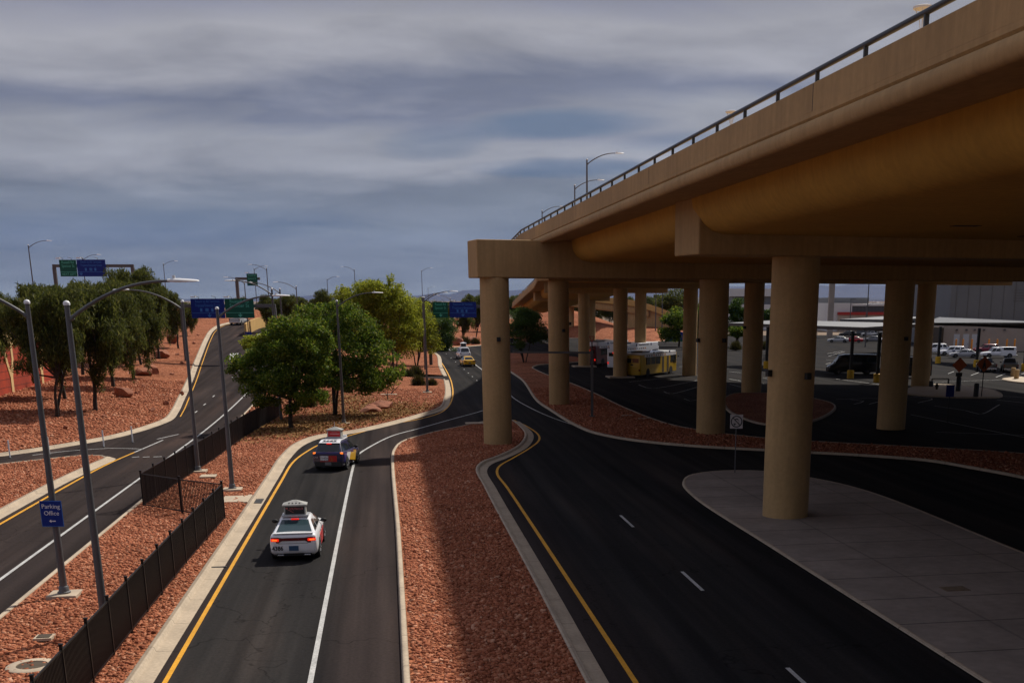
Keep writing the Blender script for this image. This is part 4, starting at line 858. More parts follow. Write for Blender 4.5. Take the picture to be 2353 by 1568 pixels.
for k in range(15): rm.tube([(l*k/15, 0, .1), (l*(k+.5)/15, 0, 1.05), (l*(k+1)/15, 0, .1)], .03, 5)
rm.build('rail', M['blackm'], t)
# boulders
def boulder(label, x, y, w, h, seed, fn=G1, rz=0.):
    b = fn(x, y); r = np.random.default_rng(seed); import bmesh
    bm = bmesh.new(); bmesh.ops.create_icosphere(bm, subdivisions=3, radius=1)
    pl = [(Vector(r.normal(0, 1, 3)).normalized(), r.uniform(.45, .8)) for _ in range(14)]
    for v in bm.verts:
        for n_, d_ in pl:
            k = v.co.dot(n_)-d_
            if k > 0: v.co -= n_*k
        v.co += Vector(r.normal(0, .012, 3))
    me = bpy.data.meshes.new('boulder'); bm.to_mesh(me); bm.free(); me.materials.append(M['boulder'])
    o = bpy.data.objects.new('boulder', me); COL.objects.link(o); o.location = (b[0], b[1], b[2]+h*.28); o.scale = (w/1.75, w/2.1, h/1.6); o.rotation_euler.z = rz
    return tag(o, label, 'boulder', 'red boulders')
boulder('large red boulder on the slope near the second trunk', 283, 912, 2.0, 1.3, 1); boulder('red boulder in the middle of the slope below the tree row', 333, 862, 2.3, 1.2, 2); boulder('pointed red boulder beside the mid slope one', 350, 858, 1.6, 1.5, 3)
boulder('red boulder behind the thin trunk high on the slope', 368, 822, 2.3, 1.6, 4); boulder('red boulder close to the gantry post', 397, 788, 2.4, 1.7, 5)
boulder('long dark red boulder lying right of the mesquite trunk', 876, 942, 2.6, 1.35, 6, G, .3); boulder('low rounded boulder left of the long one', 843, 951, 2.3, .9, 7, G); boulder('blocky boulder in the shade under the mesquite', 851, 889, 1.7, .8, 8, G)
boulder('small boulder between the two larger ones', 858, 944, 1.3, .8, 12, G)
boulder('pale pink boulder at the far fork behind the white taxi', 1082, 789, 3.4, 2.0, 9, G); boulder('orange boulder left of the white taxi at the far fork', 1046, 794, 3.6, 2.3, 10, G)
r_ = random.Random(4)
for k in range(16):
    x, y = ((150, 985), (330, 890), (418, 905), (383, 930), (395, 860), (420, 835), (315, 905), (190, 975), (430, 812), (305, 930), (240, 960), (445, 790), (408, 815), (350, 945), (265, 905), (455, 770))[k]
    boulder(('small dark rock on the slope near the lamp post', 'small dark rock on the upper slope')[0 if k < 1 else 1], x, y, r_.uniform(.4, .7), r_.uniform(.3, .5), 20+k)['group'] = 'small dark rocks on the slope'
# ------------------------------------------------------------------ vehicles (local frame: +Y forward, origin on the ground under the middle)
def wheels(t, L, w, R, yr, yf, rim='rim'):
    for sx in (-1, 1):
        for y in (yr, yf):
            x = sx*(w/2-.10)
            o = MB().lathe([(R*.6, -.11), (R*.93, -.115), (R, -.08), (R, .08), (R*.93, .115), (R*.6, .11)], (x, y, R), 22, 'x').build('wheel', M['rubber'], t, 40)
            m = MB().lathe([(R*.62, sx*.085), (R*.6, sx*.1), (R*.16, sx*.075), (0, sx*.09)], (x, y, R), 20, 'x', cap=False)
            for k in range(5):
                a = k*math.tau/5; m.bar((x+sx*.112, y+R*.12*math.cos(a), R+R*.12*math.sin(a)), (x+sx*.112, y+R*.57*math.cos(a), R+R*.57*math.sin(a)), .07, .02)
            m.build('rim', M[rim], o, 40)
            n = 16; arc = [(sx*(w/2+.004), y+(R+.07)*math.cos(a), R*.98+(R+.07)*math.sin(a)) for a in np.linspace(-.25, math.pi+.25, n)]
            MB().prism(arc, (-sx*.12, 0, 0)).build('wheel_arch', M['blackm'], t)
def shell(t, L, W, prof, pm, name='body'):
    """prof: (y, bottom z, top z, half width factor, crown)"""
    rows = []
    for y, zb, zt, k, cr in prof:
        w = W/2*k; h = zt-zb
        half = [(w*.86, zb), (w*.965, zb+h*.1), (w*.995, zb+h*.36), (w, zb+h*.55), (w*.985, zb+h*.76), (w*.955, zb+h*.9), (w*.89, zt-.012), (w*.78, zt+cr*.4), (w*.4, zt+cr*.85)]
        rows.append([(x, y, z) for x, z in half]+[(0, y, zt+cr)]+[(-x, y, z) for x, z in half[::-1]])
    return MB().loft(rows).build(name, pm, t, 55)
def house(t, pm, yb, yt, yt2, yf, wb, wt, zb, zf, zt, split=(.0,), rear='glass', wrap=None, inset=.05):
    """greenhouse: base rear/front yb, yf; roof rear/front yt, yt2; half widths; belt z rear zb, front zf; roof z"""
    B = [(-wb, yb, zb), (wb, yb, zb), (wb*.98, yf, zf), (-wb*.98, yf, zf)]; wr = wt
    T = [(-wr, yt, zt-.02), (wr, yt, zt-.02), (wr*.96, yt2, zt-.02), (-wr*.96, yt2, zt-.02)]
    ym = (yt+yt2)/2; cr = .05
    v = B+T+[(-wr*1.01, ym, zt+.005), (wr*1.01, ym, zt+.005), (-wr*.5, yt+.06, zt+cr*.4), (wr*.5, yt+.06, zt+cr*.4), (-wr*.5, ym, zt+cr), (wr*.5, ym, zt+cr), (-wr*.5, yt2-.06, zt+cr*.4), (wr*.5, yt2-.06, zt+cr*.4)]
    f = [(0, 1, 5, 11, 10, 4), (1, 2, 6, 9, 5), (2, 3, 7, 14, 15, 6), (3, 0, 4, 8, 7), (4, 10, 12, 8), (10, 11, 13, 12), (11, 5, 9, 13), (8, 12, 14, 7), (12, 13, 15, 14), (13, 9, 6, 15)]
    m = MB(); m.add(v, f); m.build('cabin', pm, t, 60, bevel=.075).modifiers['bevel'].segments = 4
    V = [np.array(p, float) for p in v]
    def pane(nm, q, gm, push):
        c = [np.array(p)+np.array(push) for p in q]; o = MB(); o.prism([tuple(p) for p in c], tuple(-np.array(push)*2)); return o.build(nm, M[gm], t)
    lerp = lambda a, b, u: a+(b-a)*u
    def quad(a, b, c, d, u0, u1, v0, v1): # a,b bottom; d,c top
        bo = lambda u, w_: lerp(lerp(a, b, u), lerp(d, c, u), w_)
        return [bo(u0, v0), bo(u1, v0), bo(u1, v1), bo(u0, v1)]
    pane('rear_window', quad(V[0], V[1], V[5], V[4], .075, .925, .08, .88), rear, (0, -.012, .01))
    pane('windscreen', quad(V[2], V[3], V[7], V[6], .06, .94, .06, .92), 'glass', (0, .012, .01))
    ed = [0.]+list(split)+[1.]
    for sx, (a, b, c, d) in ((1, (V[1], V[2], V[6], V[5])), (-1, (V[0], V[3], V[7], V[4]))):
        for u0, u1 in zip(ed[:-1], ed[1:]): pane('side_window', quad(a, b, c, d, u0+.035, u1-.02, .1, .86), 'glass', (sx*.012, 0, .004))
def mirrors(t, x, y, z, m='blackm'):
    for s in (-1, 1): MB().ball((s*(x+.13), y, z), (.13, .06, .085), 10, 6).bar((s*(x-.04), y+.02, z-.03), (s*(x+.1), y, z-.02), .05, .04).build('side_mirror', M[m], t, 60)
def box_lights(t, nm, x, y, z, d, m):
    for s in (-1, 1): MB().box((s*x, y, z), d).build(nm, M[m], t, bevel=.02)
SED = [(-2.5, .42, .86, .80, 0), (-2.47, .34, .93, .90, .01), (-2.3, .27, .985, .97, .02), (-1.7, .22, 1.0, 1., .03), (-.9, .2, .96, 1., .03), (.2, .2, .95, 1., .03), (1.1, .2, .95, 1., .03), (1.6, .2, .9, .995, .04), (2.1, .22, .82, .97, .03), (2.38, .26, .73, .9, .02), (2.5, .34, .62, .8, 0)]
def sedan(label, loc, h, pm, group=None, lit=False, cat_='car', rear='backglass', detail=True):
    t = thing('parked_car' if not lit else 'taxi', label, cat_, loc, -h, group); m = M[pm]
    shell(t, 5, 1.88, SED, m); house(t, m, -1.95, -1.1, .25, 1.25, .8, .58, .97, .94, 1.45, (.45,), rear); wheels(t, 5, 1.88, .34, -1.5, 1.52)
    mirrors(t, .93, .75, 1.0); box_lights(t, 'headlight', .68, 2.36, .66, (.36, .16, .12), 'lamp')
    if detail: box_lights(t, 'taillight', .68, -2.46, .8, (.4, .12, .16), 'redlight' if lit else 'redlens'); MB().box((0, -2.505, .56), (.34, .02, .17)).build('licence_plate', M['plate'], t); MB().box((0, -2.42, .33), (1.5, .12, .16)).build('bumper', M['blackm'], t, bevel=.03)
    return t
SUVP = [(-2.3, .45, .98, .84, 0), (-2.27, .36, 1.05, .92, .01), (-2.1, .28, 1.08, .98, .02), (-1.2, .24, 1.06, 1., .03), (.2, .24, 1.04, 1., .03), (1.0, .24, 1.04, 1., .03), (1.5, .24, .99, .99, .04), (2.0, .26, .92, .96, .03), (2.2, .3, .84, .9, .02), (2.3, .38, .7, .8, 0)]
def suv(label, loc, h, pm, group=None, L=4.6, lit=False, name='parked_car', tall=0., W=1.86, cab=None):
    t = thing(name, label, 'car', loc, -h, group); m = M[pm]; k = L/4.6
    shell(t, L, W, [(y*k, a, b+tall*.4, c, d) for y, a, b, c, d in SUVP], m); house(t, M[cab or pm], -2.18*k, -1.86*k, .35*k, 1.15*k, W*.445, W*.35, 1.03+tall*.4, 1.02+tall*.4, 1.66+tall, (.28, .62)); wheels(t, L, W, .36, -1.4*k, 1.42*k)
    mirrors(t, W/2-.01, .75*k, 1.12); box_lights(t, 'headlight', .68, 2.16*k, .8, (.36, .16, .14), 'lamp'); box_lights(t, 'taillight', .76, -2.24*k, .98, (.24, .14, .2), 'redlight' if lit else 'redlens')
    MB().box((0, -2.3*k, .42), (1.55, .1, .26)).build('bumper', M['blackm'], t, bevel=.03)
    return t
def pickup(label, loc, h, pm, lower=None, topper=False, group=None):
    t = thing('pickup_truck', label, 'truck', loc, -h, group); m = M[pm]
    shell(t, 5.8, 2.0, [(-.1, .45, 1.12, .99, .02), (1., .42, 1.13, 1., .03), (1.5, .42, 1.12, 1., .04), (2.3, .42, 1.06, .98, .04), (2.75, .48, .98, .93, .02), (2.9, .52, .84, .84, 0)], m)
    MB().box((0, -1.5, .83), (1.98, 2.78, .78)).build('cargo_bed', m, t, bevel=.04); MB().box((0, -1.5, 1.225), (1.7, 2.5, .02)).build('bed_liner', M['blackm'], t)
    MB().box((0, -2.905, .86), (1.62, .03, .56)).build('tailgate', m, t, bevel=.012)
    house(t, m, -.12, .0, .95, 1.62, .9, .72, 1.1, 1.1, 1.86, (.5,)); wheels(t, 5.8, 2., .4, -1.75, 1.85)
    MB().box((0, -2.98, .5), (1.9, .16, .2)).build('bumper', M['chrome' if lower is None else lower], t, bevel=.03); box_lights(t, 'taillight', .9, -2.9, .98, (.16, .06, .36), 'redlens'); box_lights(t, 'headlight', .78, 2.8, .86, (.3, .16, .18), 'lamp'); mirrors(t, 1., 1.15, 1.25)
    if topper: MB().box((0, -1.55, 1.58), (1.86, 2.6, .72)).build('bed_topper', m, t, bevel=.08); MB().box((.94, -1.5, 1.62), (.02, 1.8, .4)).build('topper_window', M['glass'], t); MB().box((-.94, -1.5, 1.62), (.02, 1.8, .4)).build('topper_window', M['glass'], t)
    return t
M['topper'] = mat('dusty white plastic', (.33, .33, .31), .5, n=(8, .15), pos=False)
def topper_sign(t, y, z, face, w=1.12, h=.5, letters=None, cap_='white paint'):
    """roof advert: tent roof over two slanted faces"""
    s = MB().prism([(-w/2-.1, y-.34, z), (w/2+.1, y-.34, z), (w/2+.1, y+.34, z), (-w/2-.1, y+.34, z)], (0, 0, .07)).build('advert_base', M['silver paint'], t, bevel=.02)
    a = MB().add([(-w/2, y-.27, z+.07), (w/2, y-.27, z+.07), (w/2, y+.27, z+.07), (-w/2, y+.27, z+.07), (-w/2*.97, y-.21, z+h), (w/2*.97, y-.21, z+h), (w/2*.97, y+.21, z+h), (-w/2*.97, y+.21, z+h)], [(0, 1, 5, 4), (1, 2, 6, 5), (2, 3, 7, 6), (3, 0, 4, 7), (4, 5, 6, 7), (3, 2, 1, 0)]).build('advert_box', M[cap_], t)
    MB().add([(-w*.44, y-.272, z+.1), (w*.44, y-.272, z+.1), (w*.43, y-.222, z+h-.03), (-w*.43, y-.222, z+h-.03), (-w*.44, y-.262, z+.1), (w*.44, y-.262, z+.1), (w*.43, y-.212, z+h-.03), (-w*.43, y-.212, z+h-.03)], [(0, 1, 2, 3), (7, 6, 5, 4), (0, 4, 5, 1), (1, 5, 6, 2), (2, 6, 7, 3), (3, 7, 4, 0)]).build('advert_face', M[face], a)
    W_ = w/2+.05
    MB().add([(-W_, y-.3, z+h), (W_, y-.3, z+h), (W_, y+.3, z+h), (-W_, y+.3, z+h), (-.07, y-.03, z+h+.2), (.07, y-.03, z+h+.2), (.07, y+.03, z+h+.2), (-.07, y+.03, z+h+.2), (-W_, y-.3, z+h+.05), (W_, y-.3, z+h+.05), (W_, y+.3, z+h+.05), (-W_, y+.3, z+h+.05)],
             [(3, 2, 1, 0), (0, 1, 9, 8), (1, 2, 10, 9), (2, 3, 11, 10), (3, 0, 8, 11), (8, 9, 5, 4), (9, 10, 6, 5), (10, 11, 7, 6), (11, 8, 4, 7), (4, 5, 6, 7)]).build('advert_roof', M[cap_], t)
    return a
# ---- the white saloon taxi in front
wt = thing('taxi', 'white saloon taxi number 4386 with lit brake lights and a black roof advert', 'taxi', (-3.9, 47.9, .006), rad(-.3)); m = M['white paint']
CH = [(-2.525, .50, .74, .80, 0), (-2.515, .42, .9, .885, .0), (-2.47, .34, 1.04, .94, .0), (-2.38, .28, 1.085, .972, .012), (-2.2, .25, 1.085, .99, .02), (-2.0, .235, 1.06, 1., .03), (-1.5, .22, 1.04, 1., .035), (-.6, .2, .985, .985, .03), (.4, .2, .97, .985, .03), (1.1, .2, .98, .99, .03), (1.6, .2, .95, 1., .04), (2.1, .22, .88, .97, .03), (2.38, .26, .8, .9, .02), (2.52, .34, .66, .8, 0)]
shell(wt, 5.04, 1.82, CH, m); house(wt, m, -2.02, -1.0, .2, 1.2, .81, .57, 1.03, .95, 1.47, (.42,), 'backglass'); wheels(wt, 5.04, 1.82, .36, -1.53, 1.52); mirrors(wt, .84, .72, 1.04)
lb_ = MB(); pl_ = []
for u in np.linspace(-1, 1, 33):
    x = u*.83; y = -2.542+.10*max(0, abs(u)-.6)**1.3*2.2; hh = .055 if abs(u) < .52 else .055+.055*min(1, (abs(u)-.52)/.16); zc = .895-(.0 if abs(u) < .52 else .03*min(1, (abs(u)-.52)/.16)); pl_.append(((x, y-.006, zc-hh), (x, y+.03, zc+hh)))
lb_.loft([[a, (a[0], b[1]-.03, b[2]), (a[0], b[1]+.06, b[2]), (a[0], a[1]+.07, a[2])] for a, b in pl_]).build('taillight_band', M['redlens'], wt, 40)
for s in (-1, 1):
    tl = MB().box((s*.69, -2.515, .872), (.31, .05, .105), s*.16).build('taillight', M['redlight'], wt, bevel=.02); MB().box((s*.70, -2.54, .872), (.2, .02, .045), s*.16).build('bulb', M['orangelight'], tl, bevel=.008)
MB().box((0, -1.13, 1.432), (.3, .05, .045)).build('brake_light', M['redlight'], wt, bevel=.012)
MB().box((0, -2.535, .545), (.36, .02, .19)).build('licence_plate', M['plate'], wt); text('lettering', 'TAXI', .1, M['bluetext'], wt.children[-1], (0, -2.547, .545)) if False else None
MB().box((0, -2.40, 1.112), (1.5, .16, .022)).build('spoiler', m, wt, bevel=.008)
MB().prism([(-.72, -2.47, .24), (.72, -2.47, .24), (.62, -2.49, .34), (-.62, -2.49, .34)], (0, .25, 0)).build('diffuser', M['blackm'], wt)
for s in (-1, 1): MB().box((s*.5, -2.5, .285), (.24, .12, .06)).build('exhaust', M['chrome'], wt, bevel=.015)
MB().box((-.02, -2.524, .735), (1.1, .012, .012)).box((-.57, -2.522, .78), (.012, .012, .1)).box((.53, -2.522, .78), (.012, .012, .1)).build('boot_seam', M['dark grey paint'], wt)
text('fleet_number', '4386', .23, M['blacktext'], wt, (-.6, -2.53, .545), sx=.9, depth=.006, bold=.007)
for s in (-1, 1): MB().prism([(s*.916, -.6, .3), (s*.916, .6, .3), (s*.916, 1.05, .78), (s*.916, -.9, .74)], (-s*.02, 0, 0)).build('door_graphic', M['adred'], wt)
for s in (-1, 1):
    for y in (-.55, .42): MB().box((s*.916, y, .86), (.03, .2, .03)).build('door_handle', M['chrome'], wt)
av = topper_sign(wt, -.72, 1.5, 'blackm', .84, .42, cap_='topper')
text('lettering', 'SOUTH LUX', .12, M['redtext'], av, (.06, -.955, 1.80), (rad(81.6), 0, 0), sx=.8)
MB().bar((-.34, -.952, 1.82), (-.05, -.975, 1.66), .02, .01).ball((-.31, -.95, 1.83), (.05, .01, .022)).build('artwork', M['redtext'], av)
rd = MB()
for x in (-.2, -.07, .07, .2): rd.ball((x, -.72-.2, 1.5+.43+.1), (.035, .035, .02))
rd.build('rivet_group', M['darksteel'], av)
# ---- the purple wrapped taxi ahead of it
st = thing('taxi', 'dark purple wrapped SUV taxi number 3647 with a red roof advert', 'taxi', (-3.3, 72.8, .006), rad(-11.5)); t = st; m = M['purple paint']
SXP = [(-2.3, .45, 1.0, .86, 0), (-2.28, .36, 1.1, .93, .0), (-2.12, .28, 1.14, .98, .01), (-1.2, .24, 1.08, 1., .03), (.2, .24, 1.05, 1., .03), (1.0, .24, 1.05, 1., .03), (1.5, .24, 1.02, .99, .04), (2.0, .26, .95, .96, .03), (2.2, .3, .88, .9, .02), (2.3, .38, .7, .8, 0)]
shell(t, 4.6, 1.86, SXP, m); house(t, m, -2.2, -1.72, .3, 1.15, .83, .63, 1.07, 1.04, 1.66, (.26, .62), 'glass'); wheels(t, 4.6, 1.86, .37, -1.38, 1.36); mirrors(t, .84, .75, 1.12)
MB().prism([(-.62, -1.84, 1.585), (.62, -1.84, 1.585), (.6, -1.25, 1.715), (-.6, -1.25, 1.715)], (0, -.01, .03)).prism([(-.6, -1.25, 1.69), (.6, -1.25, 1.69), (.6, .3, 1.69), (-.6, .3, 1.69)], (0, 0, .04)).build('roof_panel', M['white paint'], t, bevel=.012)
text('fleet_number', '3647', .46, M['blacktext'], t, (-.05, -1.56, 1.684), (rad(12.4), 0, 0), sx=.9, bold=.012)
MB().box((0, -1.87, 1.572), (.3, .05, .05)).build('brake_light', M['redlight'], t, bevel=.01); box_lights(t, 'taillight', .8, -2.24, 1.06, (.17, .1, .1), 'orangelight')
MB().prism([(-.75, -2.3, .95), (.75, -2.3, .95), (.62, -2.29, 1.09), (-.62, -2.29, 1.09)], (0, .1, 0)).build('tailgate_trim', M['violet paint'], t)
MB().box((0, -2.29, .42), (1.6, .12, .3)).build('bumper', M['blackm'], t, bevel=.04); MB().box((.0, -2.36, .46), (.36, .02, .17)).build('licence_plate', M['grey paint'], t)
ad = MB().box((.02, -2.31, .74), (1.0, .02, .36)).build('advert_sticker', M['adred'], t); ad['label'] = 'red sticker on the tailgate'
MB().box((-.22, -2.325, .77), (.5, .01, .3)).build('advert_patch', M['grey paint'], ad)
text('lettering', 'LEMON', .16, M['whitetext'], ad, (-.22, -2.334, .85), sx=.9, bold=.006); text('lettering', 'FRENZY', .16, M['whitetext'], ad, (-.22, -2.334, .70), sx=.78, bold=.006)
MB().prism([(.14, -2.325, .6), (.3, -2.325, .6), (.27, -2.325, .75), (.16, -2.325, .9), (.1, -2.325, .91), (.2, -2.325, .74)], (0, .005, 0)).build('flame_artwork', M['orangesign'], ad)
text('lettering', 'CAB', .14, M['silver paint'], t, (-.73, -2.30, .82), depth=.006)
av = topper_sign(t, -.3, 1.74, 'adred', .84, .46, cap_='topper')
for z_, w_, h_ in ((2.09, .34, .025), (1.98, .56, .06)): MB().box((.03, -.564+(z_-1.84)*.14, z_), (w_, .008, h_)).build('blurred_lettering', M['whitetext'], av)
MB().tube([(0, -.3, 2.4), (0, -.3, 2.7)], .012, 6).build('antenna', M['lamp'], t); MB().box((.36, .42, 1.77), (.34, .2, .16)).build('roof_light', M['lamp'], t, bevel=.03)
for s in (-1, 1):
    MB().prism([(s*.935, -1.0, .55), (s*.935, .55, .32), (s*.935, .95, .9), (s*.935, .2, .98), (s*.935, -.45, .96)], (-s*.02, 0, 0)).build('door_graphic', M['yellow paint'], t)
    MB().prism([(s*.939, -1.5, .9), (s*.939, -.95, .5), (s*.939, -.5, .95), (s*.939, -1.3, 1.04)], (-s*.02, 0, 0)).build('door_graphic', M['white paint'], t); MB().prism([(s*.934, -2.1, .5), (s*.934, -1.7, .78), (s*.934, -1.0, .8), (s*.934, -.6, .5), (s*.934, -.6, 1.02), (s*.934, -2.1, 1.04)], (-s*.02, 0, 0)).build('door_graphic', M['violet paint'], t)
    MB().prism([(s*.938, -1.15, .97), (s*.938, .2, .86), (s*.938, .3, 1.03), (s*.938, -1.1, 1.06)], (-s*.02, 0, 0)).build('door_graphic', M['blue paint'], t)
# ---- far cars on the ramps
b = G(1076, 842); yt_ = sedan('yellow saloon taxi driving away on the ramp beyond the fork', (b[0], b[1]+2.4, .006), rad(-5), 'yellow paint', lit=False, cat_='taxi', rear='glass'); yt_.name = 'taxi'
b = G(1066, 825); vt = suv('tall white taxi with a dark roof advert ahead of the yellow one', (b[0], b[1]+2.3, .006), rad(-5), 'white paint', L=4.9, name='taxi', tall=.28, W=1.98); topper_sign(vt, -.5, 2.0, 'blackm', 1.0, .6)
b = G(541, 747.5); pickup('silver pickup truck driving up the left ramp under the gantry', (b[0]+.3, b[1]+3, float(hz(b[0], b[1]))+.06), rad(9), 'silver paint')
# ---- shuttle buses
def bus(label, loc, h, L, low, top, zt=2.95, fair=.45, lit=True, long_text=True, group='rental car shuttle buses'):
    t = thing('shuttle_bus', label, 'bus', loc, -h, group); W = 2.55; y0, y1 = -L/2, L/2
    def tubebody(nm, z0, z1, m, w=W, ya=y0, yb=y1):
        c = .12; pts = [(-w/2+c, ya), (w/2-c, ya), (w/2, ya+c), (w/2, yb-.3), (w/2-.3, yb), (-w/2+.3, yb), (-w/2, yb-.3), (-w/2, ya+c)]
        return MB().prism([(x, y, z0) for x, y in pts], (0, 0, z1-z0)).build(nm, m, t, 30, bevel=.06)
    tubebody('body', .32, zt, M[low]); tubebody('roof_fairing', zt+.003, zt+fair, M[top], W-.02, y0+.75, y1-.25)
    MB().box((0, y0+.5, .3), (W-.1, .9, .3)).build('rear_skirt', M['blackm'], t)
    for z_, m_ in ((2.15, 'dark grey paint'),): 
        for s in (-1, 1): MB().box((s*.52, y0-.006, z_), (.92, .03, .52)).build('rear_window', M['glass'], t, bevel=.02)
    MB().box((0, y0-.01, 1.0), (1.5, .03, .75)).build('engine_door', M[low], t, bevel=.015); MB().box((0, y0-.02, 1.62), (.35, .03, .16)).build('rear_plate', M['blackm'], t)
    box_lights(t, 'taillight', 1.08, y0-.01, .95, (.2, .05, .26), 'redlight' if lit else 'redlens'); MB().box((-.05, y0-.01, zt-.62), (.62, .05, .2)).build('brake_light', M['redlight'] if lit else M['redlens'], t, bevel=.02) if lit else None
    n = int((L-2.2)/1.55)
    for s in (-1, 1):
        for k in range(n):
            y = y0+1.55+(k+.5)*(L-2.4)/n
            if k in (n//2, n//2+1) and s > 0: MB().box((s*(W/2+.002), y, 1.45), (.03, .62, 2.05)).build('door', M['maroon paint' if low != 'bus yellow' else 'bark2'], t, bevel=.015); continue
            MB().box((s*(W/2+.002), y, 2.05), (.03, (L-2.4)/n-.16, .95)).build('side_window', M['glass'], t, bevel=.03)
        MB().box((s*(W/2+.004), y1-1.0, 2.0), (.03, 1.0, 1.1)).build('front_side_window', M['glass'], t)
        for y in (y0+2.3, y1-2.2):
            n_ = 14; arc = [(s*(W/2+.006), y+.6*math.cos(a), .5+.6*math.sin(a)) for a in np.linspace(-.3, math.pi+.3, n_)]; MB().prism(arc, (-s*.3, 0, 0)).build('wheel_arch', M['blackm'], t)
            o = MB().lathe([(.3, -.13), (.47, -.13), (.5, -.09), (.5, .09), (.47, .13), (.3, .13)], (s*(W/2-.12), y, .5), 20, 'x').build('wheel', M['rubber'], t, 40); MB().lathe([(.3, s*.1), (.28, s*.13), (.12, s*.08), (0, s*.1)], (s*(W/2-.12), y, .5), 16, 'x', cap=False).build('rim', M['rim'], o, 40)
        if fair > .2:
            f_ = [c for c in t.children if c.name.startswith('roof_fairing')][0]
            text('lettering', 'McCarran Rent-A-Car Center', .34, M['blacktext'], f_, (s*(W/2-.004), y0+L*.56, zt+fair*.6), (math.pi/2, 0, s*math.pi/2), sx=.85)
            for u in (-2.6, 2.6): MB().box((s*(W/2-.006), y0+L*.56+u, zt+fair*.6), (.012, .4, .34)).build('emblem', M['blue paint'], f_)
            for k in range(9): MB().box((s*(W/2+.004), y0+2+k*.72, zt-.14), (.016, .4, .18)).build('logo_tile', M[('grey paint', 'dark grey paint', 'maroon paint', 'bollardo', 'blue paint')[k % 5]], t)
            MB().box((s*(W/2+.002), y0+L*.53, zt-.15), (.01, L*.86, .34)).build('white_stripe', M['white paint'], t)
    MB().box((0, y1-.02, 1.9), (2.2, .06, 1.5)).build('windscreen', M['glass'], t); mirrors(t, W/2+.02, y1+.05, 2.3)
    if fair > .2: MB().box((0, y0+2.6, zt+fair+.1), (1.7, 2.4, .2)).build('roof_unit', M['dark grey paint'], t, bevel=.05)
    return t
def buspos(x, y, h, L): # rear middle at the photo point
    b = G(x, y); return (b[0]+math.sin(h)*L/2, b[1]+math.cos(h)*L/2, .006)
hb = rad(27)+YAW
bus('yellow shuttle bus with a white roof stripe, nearest of the three under the overpass', buspos(1451, 867, hb, 12.), hb, 12., 'bus yellow', 'white paint', 2.85, .25, lit=False)
bus('white shuttle bus with a tall white roof, between the yellow and the maroon one', buspos(1412, 849, hb, 13.), hb, 13., 'white paint', 'white paint', 3.0, .62)
bus('maroon shuttle bus with a lit red brake light, farthest left of the three', buspos(1352, 840.5, hb, 12.), hb, 12., 'maroon paint', 'white paint', 2.95, .6)
# ---- black vans under the shade roof
def van(label, loc, h, group='black passenger vans'):
    t = thing('passenger_van', label, 'van', loc, -h, group); m = M['black paint']; W = 2.0
    pr = [(-3.4, .35, 2.45, .93), (-3.32, .3, 2.6, .98), (-2, .28, 2.65, 1.), (1.2, .28, 2.65, 1.), (1.75, .28, 2.55, .99), (2.5, .28, 1.55, .98), (2.75, .28, 1.32, .97), (3.25, .32, 1.12, .92), (3.42, .4, .95, .84)]
    MB().loft([[(W/2*k*f, y, zb+(zt-zb)*u) for f, u in ((.93, 0), (1, .12), (1, .45), (.97, .7), (.9, .95), (.8, 1), (-.8, 1), (-.9, .95), (-.97, .7), (-1, .45), (-1, .12), (-.93, 0))] for y, zb, zt, k in pr]).build('body', m, t, 35)
    wheels(t, 6.8, W, .36, -1.95, 2.0)
    for s in (-1, 1):
        for y, l in ((-2.5, 1.2), (-1.1, 1.3), (.3, 1.2), (1.45, .8)): MB().box((s*.985, y, 1.95), (.04, l, .62)).build('side_window', M['glass'], t, bevel=.02)
        MB().box((s*1.0, -3.34, 1.3), (.12, .1, .5)).build('taillight', M['redlens'], t)
    MB().prism([(-.8, 1.82, 2.42), (.8, 1.82, 2.42), (.88, 2.48, 1.62), (-.88, 2.48, 1.62)], (0, .03, .03)).build('windscreen', M['glass'], t); box_lights(t, 'headlight', .74, 3.22, .9, (.26, .2, .28), 'lamp'); mirrors(t, 1.05, 2.05, 1.6)
    return t
b = G(1964, 860); van('black passenger van parked side on between two yellow footed posts', (b[0], b[1]+1.2, .006), rad(-90)+YAW)
b = G(2110, 868); van('black passenger van whose rear shows right of the rear column', (b[0]-1.5, b[1]+1.2, .006), rad(-78)+YAW)
# ---- cars in the right lot
sd = rad(-90)+YAW
b = G(2191, 817); t = suv('white SUV with a blue band on its rear door in the right lot', (b[0], b[1]+1, .006), sd, 'white paint', L=5.0)
for s in (-1, 1): MB().prism([(s*.94, -.6, .45), (s*.94, -.1, .45), (s*.94, .3, 1.0), (s*.94, -.3, 1.0)], (-s*.03, 0, 0)).build('blue_band', M['blue paint'], t)
b = G(2219, 822); sedan('silver saloon car in the right lot in front of the white SUV', (b[0], b[1]+1, .006), sd+.12, 'silver paint')
b = G(2270, 811); suv('crimson car partly hidden behind a shade roof post', (b[0], b[1]+1, .006), sd, 'crimson paint', L=4.7)
b = G(2298, 823); pickup('white crew pickup truck with a bed topper by the beige wall', (b[0], b[1]+1, .006), sd, 'white paint', topper=True)
b = G(2284, 855); pickup('dark grey pickup truck seen from behind near the orange diamond signs', (b[0], b[1]+2.5, .006), rad(8)+YAW, 'dark grey paint')
b = G(2338, 856); pickup('black work pickup truck at the right picture edge', (b[0], b[1]+2.5, .006), rad(14)+YAW, 'black paint', group=None)
b = G(2146, 812); suv('white van like car behind the left shade roof post', (b[0], b[1], .006), sd, 'white paint', L=4.8, tall=.2)
b = G(1961, 787); sedan('bright red saloon car in the far car park', (b[0], b[1]+1, .006), sd+.2, 'red paint')
